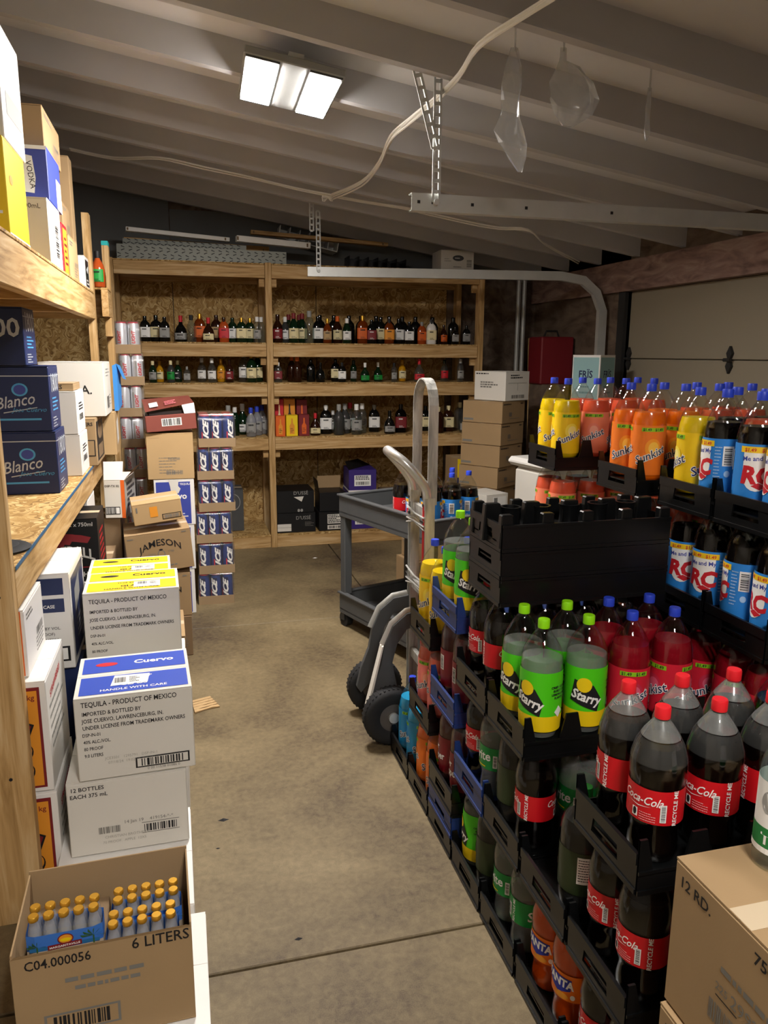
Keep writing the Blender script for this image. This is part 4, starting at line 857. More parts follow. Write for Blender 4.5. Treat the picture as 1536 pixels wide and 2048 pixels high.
for yy, sg in ((2.845, -1), (3.155, 1)):
    wh = MB(); pr_ = [(.06, -.028), (.085, -.036), (.105, -.037), (.118, -.03), (.125, -.014), (.125, .014), (.118, .03), (.105, .037), (.085, .036), (.06, .028)]
    n = 32; vs = []; fs = []
    for r_, a_ in pr_:
        for i in range(n): an = 2*math.pi*i/n; vs.append((r_*math.cos(an), a_, r_*math.sin(an)))
    for j in range(len(pr_)-1):
        for i in range(n): fs.append((j*n+i, (j+1)*n+i, (j+1)*n+(i+1) % n, j*n+(i+1) % n))
    wh.add(vs, fs, 'rubber', True)
    o = wh.build('tyre', ht, loc=(WX, yy, WR), sharp=60)
    q = MB(); q.cyl((0, -.024, 0), (0, .024, 0), .064, 24, 'hubgrey'); q.cyl((0, -.034, 0), (0, .034, 0), .022, 16, 'galv'); q.build('wheel_hub', o)
    q = MB()
    for i in range(40):
        an = 2*math.pi*i/40; q.bar((.1243*math.cos(an), -.022, .1243*math.sin(an)), (.1243*math.cos(an+.05), .022, .1243*math.sin(an+.05)), .007, .0024, 'rubber', (math.cos(an), 0, math.sin(an)))
    q.build('tread', o)
    ya = yy-sg*.05
    for nm, mt_, off, wd in (('wheel_bracket', 'grey_plastic', 0, .052),):
        pts = [(XH-.02, .56), (XH-.09, .55), (XH-.15, .5), (XH-.185, .42), (XH-.2, .33), (XH-.235, .24), (XH-.255, .15), (XH-.235, .12), (XH-.2, .16), (XH-.15, .13), (XH-.12, .1), (XH-.1, .14), (XH-.13, .24), (XH-.15, .34), (XH-.13, .42), (XH-.09, .48), (XH-.02, .5)]
        MB().prism(pts, ya-.012, ya+.012, mt_, lambda u, v, w_: (u, w_, v)).build(nm, ht, bevel=.002)
        MB().tube([(XH-.025, ya, .565), (XH-.09, ya, .556), (XH-.15, ya, .508), (XH-.19, ya, .42)], .016, 6, 'galv', .35).build('glide_rim', ht)
    if yy < 3: MB().prism([(XH-.19, .42), (XH-.197, .415), (XH-.262, .15), (XH-.252, .145)], ya-.02, ya+.02, 'whitecard', lambda u, v, w_: (u, w_, v)).build('stair_glide', ht)
MB().cyl((WX, 2.82, WR), (WX, 3.18, WR), .009, 10, 'galv').build('axle', ht)

# ---------------------------------------------------------------- grey utility cart with bottles
ca = thing('utility_cart', 'dark grey plastic two-tray utility cart behind the hand truck', 'cart', (.86, 4.3, 0), math.atan2(-.944, .33))
CLN, CWD = .88, .52               # local x runs along the cart, local y across (towards the back shelf)
for zz, nm in ((.79, 'tray'), (.2, 'tray')):
    q = MB().box(0, CLN, 0, CWD, zz-.1, zz-.085, 'grey_plastic')
    for a in ((0, CLN, 0, .02), (0, CLN, CWD-.02, CWD), (0, .02, .02, CWD-.02), (CLN-.02, CLN, .02, CWD-.02)): q.box(*a, zz-.12, zz, 'grey_plastic')
    o = q.build(nm, ca, bevel=.003)
    q = MB()
    for a in ((-.01, CLN+.01, -.01, .022), (-.01, CLN+.01, CWD-.022, CWD+.01), (-.01, .022, .022, CWD-.022), (CLN-.022, CLN+.01, .022, CWD-.022)): q.box(*a, zz, zz+.012, 'grey_plastic')
    q.build('tray_rim', o, bevel=.003)
for xx in (0, CLN-.06):
    for yy in (0, CWD-.06):
        MB().box(xx+.005, xx+.055, yy+.005, yy+.055, .2, .67, 'grey_plastic').build('leg', ca, bevel=.004)
        c_ = MB().cyl((xx+.03, yy+.01, .045), (xx+.03, yy+.05, .045), .045, 18, 'rubber').build('caster_wheel', ca)
        MB().box(xx+.008, xx+.05, yy+.002, yy+.008, .04, .085, 'dark_steel').box(xx+.008, xx+.05, yy+.052, yy+.058, .04, .085, 'dark_steel').build('caster_fork', c_)
    
def cartp(u, v, z): c_, s_ = math.cos(math.atan2(-.944, .33)), math.sin(math.atan2(-.944, .33)); return (.86+u*c_-v*s_, 4.3+u*s_+v*c_, z)
for k, u, v, tn, lb in (('ck', .52, .085, -.8, 'cola bottle with red label at the left end of the bottles on the cart'), ('rc', .64, .085, 1.1, 'cola bottle with blue label turned sideways behind hand truck on the cart'),
                    ('rc', .76, .095, .1, 'cola bottle with blue label, leftmost of three front-facing on the cart'), ('rc', .77, .215, .1, 'cola bottle with blue label, middle of three front-facing on the cart'), ('rc', .64, .205, .9, 'cola bottle with blue label in the back row on the cart'),
                    ('rc', .63, .33, .7, 'cola bottle with blue label at far corner of the cart'), ('rc', .76, .335, .0, 'cola bottle with blue label, rightmost of three front-facing on the cart')):
    p = cartp(u, v, .706); bottle(k, p[0], p[1], p[2], lb, 'cola bottles on the cart', tn)

# ---------------------------------------------------------------- stacks beyond the left shelf
def can_mesh(kind):
    body = MB().lathe([(.021, 0), (.026, .004), (.0265, .012), (.0265, .135), (.0225, .147), (.022, .15)], 16, {'b': 'canblue', 'w': 'canwhite'}[kind]).mesh('can_body')
    rim = MB().lathe([(.0235, .145), (.0235, .151), (.02, .1515)], 16, 'canred').mesh('can_top')
    q = MB(); TC = lambda u, v, k: ((.0278+.0003*k)*math.sin(u/.0278), -(.0278+.0003*k)*math.cos(u/.0278), v); T = lambda u, v, k: (u, v, k)
    if kind == 'b':
        q.rect(-.014, .014, .014, .132, 'navyink', T, 0, 5)
        q.text('ICE', .012, .074, .036, 'white', T, 1, .05, .45, math.pi/2, 1.5); q.rect(-.021, .01, -.016, .07, 'redprint', T, 0, 2)
    else: q.text('LIGHT', .008, .075, .022, 'redprint', T, 1, .03, .2, math.pi/2); q.rect(-.02, .03, -.012, .12, 'labelgrey', T, 0, 2)
    return body, rim, wrap_print(q, TC, .005)
CANS = {k: can_mesh(k) for k in 'bw'}
def can_tray(kind, nx, ny, x, y, z, rz, label, group):
    pt = .0725; W_, D_ = nx*pt/2+.004, ny*pt/2+.004; s = {'b': 1.28, 'w': 1.25}[kind]
    t = thing('can_tray', label, 'can pack', (x, y, z), rz, group)
    q = MB().box(-W_, W_, -D_, D_, 0, .004, 'card')
    for a in ((-W_, W_, -D_, -D_+.003), (-W_, W_, D_-.003, D_), (-W_, -W_+.003, -D_+.003, D_-.003), (W_-.003, W_, -D_+.003, D_-.003)): q.box(*a, .004, .055, 'card')
    q.build('cardboard_tray', t)
    bd, rm, prn = CANS[kind]
    for i in range(nx):
        for j in range(ny):
            if 0 < i < nx-1 and j > 1: continue
            c = ob('can', bd, t, ((i-(nx-1)/2)*pt, (j-(ny-1)/2)*pt, .005), random.uniform(-.5, .5)); c.scale = (1.32, 1.32, s)
            ob('can_top', rm, c); 
            if j == 0 or i == nx-1: ob('can_print', prn, c)
    H_ = .005+.152*s+.002
    q = MB(); n = 6; rnd = random.Random(int(z*100)+nx)
    ring = [(-W_, -D_), (0, -D_-.003), (W_, -D_), (W_+.003, 0), (W_, D_), (0, D_+.003), (-W_, D_), (-W_-.003, 0)]
    vs = [(a*k+rnd.uniform(-.002, .002), b*k+rnd.uniform(-.002, .002), zz) for zz, k in ((.002, 1.01), (.06, 1.02), (.13, 1.005), (H_-.02, 1.0), (H_+.003, .93)) for a, b in ring]
    fs = [(j*8+i, j*8+(i+1) % 8, (j+1)*8+(i+1) % 8, (j+1)*8+i) for j in range(4) for i in range(8)]+[tuple(32+i for i in range(8))]
    q.add(vs, fs, 'shrink', True); q.build('shrink_wrap', t)
    return t
for i in range(6):
    can_tray('b', 3, 4, (.165, .17, .165, .185, .19, .2)[i], 4.87+.15, i*.2045, (-.02, .02, .0, .03, -.02, .02)[i], 'shrink-wrapped tray of blue cans, %s from the floor in the blue stack' % ORD[i], 'blue can trays')
for i in range(9):
    can_tray('w', 2, 3, (-.315, -.315, -.31, -.32, -.305, -.325, -.315, -.305, -.315)[i], 5.3, i*.199, (.0, .05, -.06, .04, 0, .06, -.04, .05, .02)[i], 'shrink-wrapped tray of silver cans, %s from the floor in the silver stack' % ORD[i], 'silver can trays')
def cuervo(m, T, W, H):
    m.rect(.05*W, .03*H, .9*W, .95*H, 'bluebox', T, 0)
    m.poly([(.36*W, H), (.62*W, H), (.6*W, .86*H), (.66*W, .8*H), (.6*W, .7*H), (.42*W, .72*H), (.4*W, .86*H)], 'whitecard', T, 3)
    m.text('Cuervo', .47*W, .58*H, .22*W, 'white', T, 4, .03); m.text('TEQUILA', .78*W, .88*H, .07*W, 'white', T, 1, .02); m.rect(.5*W, .33*H, .64*W, .36*H, 'orangeprint', T, 1); m.lines(.5*W, .82*W, .24*H, 2, .06*H, .025*H, 'white', T, 1)
def cuer2(m, T, W, H): m.rect(.05*W, .03*H, .9*W, .95*H, 'bluebox', T, 0); m.text('TEQUILA', .75*W, .84*H, .07*W, 'white', T, 1, .02); m.text('Cuervo', .45*W, .5*H, .24*W, 'white', T, 2, .02)
CX0, CX1, CY = -.185, .05, 4.72
box('carton', 'blue and white tequila carton on the floor beside the blue can trays', CX0, CX1-.02, CY, CY+.34, 0, .285, 'whitegloss', 0, {'f': cuer2})
box('carton', 'blue and white tequila carton in the middle beside the blue can trays', CX0, CX1-.01, CY, CY+.34, .287, .565, 'whitegloss', 0, {'f': cuer2})
box('carton', 'blue and white tequila carton with torn white patch, topmost', CX0, CX1, CY, CY+.34, .567, .85, 'whitegloss', 0, {'f': cuervo})
def tanp(m, T, W, H):
    m.rect(.03*W, .9*H, .28*W, .903*H, 'card_dark', T); m.lines(.25*W, .7*W, .46*H, 6, .065*H, .012*H, 'greyink', T, 0, 41); m.barcode(.45*W, .42*H, .7*W, .47*H, 'greyink', T, 0, seed=5); m.barcode(.4*W, .1*H, .75*W, .19*H, 'greyink', T, 0, seed=7)
box('carton', 'tall plain brown carton standing on the torn blue carton', CX0-.03, CX1+.005, CY, CY+.32, .852, 1.13, 'card_light', 0, {'f': tanp})
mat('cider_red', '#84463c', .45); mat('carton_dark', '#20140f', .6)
t = thing('drink_carton', 'open dark red drinks carton tilted on the tall brown carton', 'box', (-.075, CY+.12, 1.145), .1, None, 0, -.06)
MB().box(-.145, .145, -.13, .13, 0, .095, 'cider_red').build('carton_body', t, bevel=.003)
MB().add([(-.14, -.128, .12), (.142, -.128, .155), (.142, .13, .185), (-.14, .13, .18)], [(0, 1, 2, 3)], 'cider_red').add([(-.145, -.13, .095), (-.14, -.128, .12), (-.14, .13, .18), (-.145, .13, .095)], [(0, 1, 2, 3)], 'white').build('raised_lid', t)
MB().add([(.145, -.131, .095), (.142, -.129, .155), (.07, -.129, .147), (.08, -.131, .095)], [(3, 2, 1, 0)], 'white').build('torn_flap', t)
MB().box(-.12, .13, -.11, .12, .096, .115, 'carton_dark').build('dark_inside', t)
q = MB(); T = lambda u, v, k: (u, -.1312-.0004*k, v); q.rect(-.055, .03, .06, .075, 'white', T, 0); q.barcode(-.05, .033, .055, .072, 'ink', T, 1); q.build('printing', t)
q = MB(); T = lambda u, v, k: (u, -.128+v*.9, .122+.035*(u+.14)/.28+v*.2+.002+.0005*k); q.rect(-.11, .06, -.06, .16, 'white', T, 0); q.lines(-.02, .06, .12, 3, .03, .018, 'pink', T, 0, 9); q.build('lid_print', t)
def jam(m, T, W, H):
    m.text('JAMESON', .52*W, .66*H, .15*W, 'ink', T, 0, .01, 0, 0, 1, 3.2); m.ell(.52*W, .44*H, .06*W, .1*H, 'greyink', T, 0); m.ell(.52*W, .44*H, .045*W, .08*H, 'card', T, 1); m.ell(.52*W, .55*H, .03*W, .02*H, 'ink', T, 1)
    m.poly([(.42*W, .34*H), (.52*W, .3*H), (.62*W, .36*H), (.52*W, .33*H)], 'ink', T, 1); m.text('ESTD', .38*W, .42*H, .05*W, 'greyink', T); m.text('1780', .67*W, .46*H, .05*W, 'greyink', T); m.lines(.32*W, .74*W, .2*H, 2, .08*H, .03*H, 'greyink', T)
    m.lines(.04*W, .16*W, .88*H, 1, .05*H, .03*H, 'greyink', T); m.lines(.86*W, .96*W, .92*H, 1, .05*H, .03*H, 'greyink', T)
JY = 4.02
box('carton', 'crumpled brown carton on the floor beneath the whiskey carton', -.3, .0, JY, JY+.33, 0, .22, 'card_dark', 0, {'f': plain_print(51)})
box('carton', 'brown whiskey carton, half hidden, under the tilted whiskey carton', -.29, .0, JY+.01, JY+.34, .222, .46, 'card', .02, {'f': jam})
box('carton', 'brown whiskey carton with black lettering tilted on the stack', -.315, .015, JY, JY+.33, .478, .69, 'card', .08, {'f': jam}, ry=-.075)
def smallp(m, T, W, H): m.rect(.58*W, .12*H, .97*W, .38*H, 'ink', T); m.rect(.595*W, .15*H, .955*W, .35*H, 'card', T, 1); m.barcode(.63*W, .17*H, .92*W, .33*H, 'greyink', T, 2); m.rect(.34*W, .3*H, .5*W, .8*H, 'amberprint', T, 0); m.rect(.07*W, .6*H, .1*W, .85*H, 'greyink', T)
box('carton', 'small brown carton with barcode tilted on the whiskey carton', -.275, -.03, JY+.02, JY+.27, .735, .845, 'card_light', .1, {'f': smallp}, ry=-.1)
box('carton', 'open brown carton with curled flaps beside the aisle floor', -.33, -.035, 3.35, 3.72, 0, .36, 'card', .02); box('carton', 'grey-white carton with curved white edge behind the yellow-topped cartons', -.33, -.1, 3.34, 3.65, .362, .64, 'whitecard', .03, {'t': lambda m, T, W, H: m.rect(.1*W, .1*H, .9*W, .9*H, 'ink', T)})
# bits on the floor
t = thing('cardboard_scrap', 'torn corrugated cardboard scrap lying on the concrete aisle floor', 'cardboard', (0, 0, 0))
p = [P(*q_, z=.004) for q_ in ((383, 1402), (420, 1394), (440, 1413), (425, 1416), (408, 1420), (390, 1427))]
q = MB(); q.add([(a.x, a.y, .002) for a in p]+[(a.x, a.y, .006+.004*(i % 2)) for i, a in enumerate(p)], [tuple(range(6)), tuple(range(6, 12))]+[(i, (i+1) % 6, 6+(i+1) % 6, 6+i) for i in range(6)], 'card_light'); q.build('torn_sheet', t)
q = MB()
for i in range(1, 5): a, b_ = p[0].lerp(p[5], i/5), p[1].lerp(p[2], i/5); q.bar((a.x, a.y, .0085), (b_.x, b_.y, .0105), .004, .002, 'card')
q.build('corrugation', t)
for i, (u, v, mt_, s_, lb) in enumerate(((447, 1640, 'ink', .02, 'dark splinter lying on the left side of the aisle floor'), (597, 1878, 'ink', .012, 'dark flat speck on the floor near the front joint'), (630, 1116, 'white', .02, 'white paper scrap on the floor near the back shelf'), (436, 1697, 'ink', .008, 'tiny dark crumb beside the left cartons on the floor'))):
    a = P(u, v, z=.0); tag(MB().add([(-s_, 0, 0), (0, -s_*.5, 0), (s_, 0, 0), (0, s_*.6, 0), (0, 0, s_*.3)], [(0, 3, 2, 1), (0, 1, 4), (1, 2, 4), (2, 3, 4), (3, 0, 4)], mt_).build('floor_scrap', None, loc=(a.x, a.y, 0)), lb, 'scrap')

# ---------------------------------------------------------------- liquor on the back shelf
LP = {'square': ([(.03, 0), (.034, .006), (.034, .13), (.028, .15), (.0125, .17), (.0115, .2)], .9, 1.05, .85), 'flask': ([(.034, 0), (.038, .006), (.04, .12), (.03, .15), (.0125, .165), (.012, .2)], .4, 1.1, .6),
      'round': ([(.028, 0), (.033, .005), (.034, .1), (.028, .13), (.0125, .16), (.011, .2)], 0, 1, 1), 'tall': ([(.024, 0), (.028, .005), (.028, .13), (.02, .155), (.011, .17), (.0105, .2)], 0, 1, 1),
      'squat': ([(.036, 0), (.043, .008), (.044, .07), (.036, .105), (.0135, .14), (.013, .2)], .2, 1, .9)}
LM = {}
def liquor(kind, glass, lab, cap, x, y, z, h, label, group):
    key = (kind, glass, lab, cap)
    pf, sq, sx, sy = LP[kind]
    if key not in LM:
        b_ = MB().lathe(pf, 16, glass, sq, sx, sy).mesh('glass_body'); zl0, zl1 = (.03, .1) if kind != 'squat' else (.02, .07)
        if kind in ('square', 'flask'): zl0, zl1 = .035, .115
        r_ = prof_r(pf, .06)
        l_ = None
        if lab:
            q = MB(); n = 8; vs = []; fs = []
            for i in range(n+1):
                a = -math.pi/2+(i/n-.5)*1.9; ca_, sa_ = math.cos(a), math.sin(a); k = 1/max(abs(ca_), abs(sa_)) if sq else 1; k = 1+(min(k, 1.28)-1)*sq
                vs += [((r_*k+.0035)*ca_*sx, (r_*k+.0035)*sa_*sy-.0005, zl0), ((r_*k+.0035)*ca_*sx, (r_*k+.0035)*sa_*sy-.0005, zl1)]
            for i in range(n): fs.append((2*i, 2*i+2, 2*i+3, 2*i+1))
            q.add(vs, fs, lab); 
            lm = q.mesh('label'); q = MB(); T = lambda u, v, k_: (u, -(r_*(1 if not sq else 1.0)+.0045)*sy-.003-.0003*k_+abs(u)*.12, v)
            dk = 'ink' if lab not in ('ink', 'maroonprint', 'navybox') else 'white'
            q.lines(-r_*.5, r_*.5, zl1-.02, 1, .02, .009, dk, T, 0, len(glass)); q.lines(-r_*.45, r_*.5, zl0+.012, 2, .008, .003, dk, T, 0, 4)
            l_ = (lm, q.mesh('label_print'))
        c_ = MB().lathe([(.0135, .165 if kind != 'squat' else .155), (.0138, .198), (.0125, .204)], 14, cap).mesh('cap')
        LM[key] = (b_, l_, c_)
    b_, l_, c_ = LM[key]
    t = thing('liquor_bottle', label, 'bottle', (x, y, z+.0013), -.12, group); s = h/.204
    for nm, me in (('glass_body', b_), ('cap', c_)): o = ob(nm, me, t); o.scale = (s*1.12, s*1.12, s)
    if l_: o = ob('label', l_[0], t); o.scale = (s*1.12, s*1.12, s); ob('label_print', l_[1], o)
CN = {'dark_glass': 'black', 'dkgreen_glass': 'dark green', 'brown_glass': 'brown', 'amber': 'amber', 'clear_glass': 'clear', 'orange_glass': 'orange', 'gold_glass': 'golden', 'white_glass': 'white', 'glass_green': 'green', 'glass_bluewhite': 'frosted blue', 'cola': 'very dark', 'pink': 'pink'}
LN = {'white': 'white', 'cream': 'cream', 'labelgrey': 'grey', 'ink': 'black', 'orangeprint': 'orange', 'redprint': 'red', 'maroonprint': 'maroon', 'amberprint': 'amber', 'cap_green': 'green', 'pink': 'pink', 'yellowprint': 'yellow', None: 'no', 'card_light': 'tan'}
dg, gg, br, am, cl, og, gd = 'dark_glass', 'dkgreen_glass', 'brown_glass', 'amber', 'clear_glass', 'orange_glass', 'gold_glass'
ROWS = [
 (3, 'left', 687, [(292, 642, 'square', dg, 'white', dg), (314, 640, 'flask', dg, 'cream', dg), (331, 643, 'square', dg, 'labelgrey', dg), (363, 640, 'squat', dg, 'labelgrey', 'redprint'), (384, 639, 'round', cl, None, 'ink'), (401, 636, 'square', am, 'orangeprint', 'gold'),
    (418, 643, 'squat', br, 'cream', 'redprint'), (434, 638, 'square', br, 'card_light', br), (449, 642, 'square', og, 'redprint', br), (466, 642, 'square', gg, 'white', gg), (484, 642, 'square', gg, 'cream', 'gold'), (501, 642, 'square', gg, 'cream', 'gold'), (515, 640, 'tall', cl, 'labelgrey', 'white'), (523, 640, 'tall', cl, None, 'white')]),
 (3, 'right', 688, [(556, 636, 'round', br, 'maroonprint', br), (571, 640, 'round', 'glass_green', 'white', 'white'), (588, 633, 'round', gg, 'cream', 'maroonprint'), (605, 633, 'round', gg, 'cream', 'maroonprint'), (619, 628, 'tall', cl, None, 'labelgrey'), (636, 638, 'square', dg, 'white', dg), (655, 642, 'round', am, 'card_light', 'gold'), (675, 637, 'round', br, 'cream', 'orangeprint'),
    (694, 641, 'round', gg, 'white', 'white'), (725, 635, 'square', am, 'orangeprint', 'gold'), (743, 643, 'square', dg, 'maroonprint', dg), (761, 637, 'square', dg, 'cream', dg), (778, 640, 'square', am, 'amberprint', 'ink'), (797, 639, 'square', dg, 'white', dg), (818, 645, 'square', dg, 'white', dg), (843, 645, 'square', og, 'orangeprint', 'labelgrey'), (862, 640, 'square', 'white_glass', 'cream', 'ink'),
    (887, 650, 'round', br, 'orangeprint', br), (910, 654, 'square', dg, 'labelgrey', dg), (932, 650, 'square', dg, 'labelgrey', dg)]),
 (2, 'left', 767, [(307, 728, 'round', gg, 'labelgrey', 'cream'), (321, 729, 'round', gd, 'cream', gd), (343, 727, 'round', 'glass_green', 'cap_green', 'cream'), (357, 728, 'round', gg, 'ink', 'cream'), (375, 738, 'square', cl, 'labelgrey', 'labelgrey'), (405, 723, 'round', cl, 'white', 'white'), (425, 723, 'round', cl, 'white', 'white'), (443, 725, 'round', gd, 'amberprint', 'gold'), (460, 725, 'round', br, 'maroonprint', br),
    (489, 711, 'round', cl, 'white', 'white'), (504, 712, 'round', gg, 'cream', 'gold'), (516, 712, 'round', gg, 'cream', 'gold')]),
 (2, 'right', 765, [(557, 728, 'square', cl, 'maroonprint', 'white'), (584, 716, 'round', br, None, 'orangeprint'), (595, 716, 'round', br, None, 'orangeprint'), (622, 723, 'square', dg, None, dg), (641, 728, 'squat', dg, None, dg), (671, 722, 'square', dg, 'cream', dg), (684, 728, 'square', dg, 'white', 'ink'), (707, 724, 'tall', gg, 'labelgrey', gg), (730, 728, 'squat', gg, 'cap_green', 'white'), (756, 728, 'squat', gg, 'cap_green', 'white'),
    (788, 728, 'tall', cl, 'labelgrey', 'ink'), (804, 723, 'round', gd, 'cream', gd), (838, 720, 'squat', cl, 'redprint', 'redprint'), (888, 722, 'round', cl, 'redprint', gg), (920, 720, 'tall', cl, 'labelgrey', 'labelgrey')]),
 (1, 'left', 872, [(458, 812, 'tall', 'glass_green', None, 'labelgrey'), (471, 818, 'tall', gg, None, 'white'), (486, 810, 'squat', gg, 'white', 'white'), (503, 817, 'round', 'glass_bluewhite', 'labelgrey', 'cap_blue'), (515, 817, 'round', 'glass_bluewhite', 'labelgrey', 'cap_blue'), (525, 817, 'round', 'glass_bluewhite', 'labelgrey', 'cap_blue')]),
 (1, 'right', 868, [(631, 825, 'squat', br, 'cream', 'redprint'), (652, 812, 'square', dg, 'white', 'white'), (666, 825, 'round', cl, 'white', 'white'), (678, 807, 'round', 'glass_green', None, 'labelgrey'), (690, 807, 'round', 'glass_green', 'labelgrey', 'labelgrey'), (700, 808, 'round', cl, 'white', 'redprint'), (713, 805, 'round', cl, 'labelgrey', 'white'), (724, 806, 'tall', cl, None, 'white'), (748, 815, 'square', dg, 'white', 'labelgrey'),
    (779, 822, 'squat', dg, 'labelgrey', dg), (801, 812, 'square', 'cola', 'maroonprint', dg), (850, 818, 'square', dg, 'cream', dg), (876, 816, 'square', br, None, 'cream'), (896, 816, 'square', br, 'cream', 'cream'), (918, 812, 'square', cl, None, 'cream'), (930, 812, 'squat', cl, 'labelgrey', 'cream')])]
SN = {3: 'upper', 2: 'middle', 1: 'lower'}
for k, bay, base, lst in ROWS:
    for i, (px, top, kind, g_, lb_, cp_) in enumerate(lst):
        yy = YS+.075+(.1*(i % 3) if k == 1 else .105*(i % 2))
        a = P(px, base, y=yy); h = min(.255, (base-top)/F*yy*1.03)
        liquor(kind, g_, lb_, cp_, a.x, yy, ZD[k], h, '%s bottle with %s label, %s from left on %s shelf, %s bay' % (CN[g_], LN[lb_], ORD[i], SN[k], bay), 'bottles on the back shelf')
for i, px in enumerate((578, 599, 640, 668, 698, 722, 752, 778, 804, 830, 864, 905)):          # rows behind the front bottles
    a = P(px, 688, y=YS+.3); liquor('round' if i < 2 else 'square', gg if i < 2 else dg, None, 'maroonprint' if i < 2 else dg, a.x, YS+.3, ZD[3], .235, '%s bottle, %s from left in second row on upper shelf, right bay' % ('dark green' if i < 2 else 'black', ORD[i]), 'bottles on the back shelf')
def gift(px0, px1, base, top, dy, mt_, mt2, label, z):
    a, b_ = P(px0, base, y=YS+dy), P(px1, base, y=YS+dy); h = (base-top)/F*(YS+dy)
    def fr(m, T, W, H): m.poly([(.3*W, .1*H), (.7*W, .1*H), (.72*W, .5*H), (.58*W, .62*H), (.56*W, .85*H), (.44*W, .85*H), (.42*W, .62*H), (.28*W, .5*H)], mt2, T); m.lines(.35*W, .65*W, .35*H, 3, .08*H, .03*H, 'ink', T, 1)
    box('gift_box', label, a.x, b_.x, YS+dy, YS+dy+.09, z, z+h, mt_, 0, {'f': fr}, tape=None)
z1 = ZD[1]
gift(552, 571, 871, 830, .02, 'orangeprint', 'amberprint', 'orange tequila gift box at the left of the lower shelf', z1)
gift(573, 596, 871, 829, .03, 'yellowprint', 'amberprint', 'yellow tequila gift box between the orange and maroon boxes', z1)
gift(598, 619, 871, 828, .03, 'maroonprint', 'orangeprint', 'maroon tequila gift box beside the red-capped bottle', z1)
gift(551, 568, 868, 797, .14, 'redprint', 'cream', 'tall red gift box behind the orange gift box', z1)
gift(569, 591, 868, 796, .15, 'amberprint', 'ink', 'tall tan gift box behind the yellow gift box', z1)
gift(594, 615, 868, 798, .15, 'maroonprint', 'orangeprint', 'tall maroon gift box behind the short maroon gift box', z1)
# cartons on the lowest deck
z0 = ZD[0]
def dusse(m, T, W, H): m.text('D\u0027USS\u00c9', .68*W, .66*H, .13*W, 'labelgrey', T, 0, .0); m.rect(0, .08*H, .36*W, .45*H, 'whitecard', T); m.rect(0, .27*H, .36*W, .28*H, 'ink', T, 1); m.lines(.72*W, .95*W, .5*H, 4, .06*H, .02*H, 'greyink', T)
def dusse2(m, T, W, H): m.text('D\u0027USS\u00c9', .64*W, .82*H, .13*W, 'labelgrey', T); m.poly([(.45*W, .72*H), (.72*W, .74*H), (.66*W, .5*H)], 'whitecard', T); m.ell(.58*W, .1*H, .035*W, .07*H, 'labelgrey', T); m.ell(.66*W, .1*H, .035*W, .07*H, 'labelgrey', T)
box('carton', 'black cognac carton on the lowest back shelf, bottom left', .735, 1.06, YS+.03, YS+.35, z0, z0+.17, 'boxblack', 0, {'f': dusse}, tape=None)
box('carton', 'black cognac carton on the lowest back shelf, top left', .735, 1.05, YS+.03, YS+.35, z0+.171, z0+.36, 'boxblack', 0, {'f': dusse2}, tape=None)
box('carton', 'black carton with white sticker on the lowest back shelf', 1.09, 1.3, YS+.03, YS+.3, z0, z0+.165, 'boxblack', 0, {'f': lambda m, T, W, H: (m.rect(.35*W, .38*H, .95*W, .88*H, 'whitecard', T), m.lines(.38*W, .9*W, .8*H, 5, .09*H, .05*H, 'ink', T, 1), m.rect(.35*W, .08*H, .97*W, .3*H, 'whitecard', T), m.barcode(.4*W, .12*H, .9*W, .26*H, 'ink', T, 1))}, tape=None)
t = box('carton', 'open black carton with brown flaps up, behind the utility cart', 1.1, 1.33, YS+.05, YS+.3, z0+.166, z0+.33, 'boxblack', 0, top='none', tape=None)
MB().add([(-.1, .12, .165), (.11, .12, .165), (.12, .13, .27), (-.09, .13, .27)], [(0, 1, 2, 3)], 'card').build('raised_flap', t); MB().add([(-.115, -.12, .165), (-.115, .12, .165), (-.13, .12, .27), (-.13, -.12, .27)], [(0, 1, 2, 3)], 'boxblack').build('carton_flap', t)
for i, (zz, wd) in enumerate(((z0, .0), (z0+.165, 0), (z0+.33, .01))):
    if i < 2: box('carton', 'purple and white carton, %s of three behind the cart' % ('lowest', 'middle')[i], 1.36, 1.6, YS+.04, YS+.33, zz, zz+.163, 'purplebox', 0, {'f': label_print('white', 60+i)}, tape=None)
    else:
        t = box('carton', 'open purple and white carton, topmost of three behind the cart', 1.36, 1.6, YS+.03, YS+.33, zz+.003, zz+.19, 'purplebox', -.05, {'f': label_print('white', 60)}, top='none', tape=None)
        MB().box(-.122, .122, -.152, .152, -.003, .01, 'whitegloss').build('white_edge', t); MB().add([(-.12, -.15, .188), (.12, .15, .188), (.0, .1, .25), (-.13, .0, .24)], [(0, 1, 2, 3)], 'boxblack').build('raised_flap', t)
box('carton', 'dark grey carton standing on the lowest shelf of the left bay', .3, .47, YS+.2, YS+.45, z0, z0+.36, 'grey_plastic', 0, {'f': lambda m, T, W, H: (m.ell(.5*W, .7*H, .35*W, .2*H, 'labelgrey', T), m.ell(.5*W, .7*H, .32*W, .18*H, 'grey_plastic', T, 1))})
box('carton', 'low brown carton on the lowest back shelf behind the cart', 1.7, 2.1, YS+.1, YS+.4, z0, z0+.3, 'card_dark')

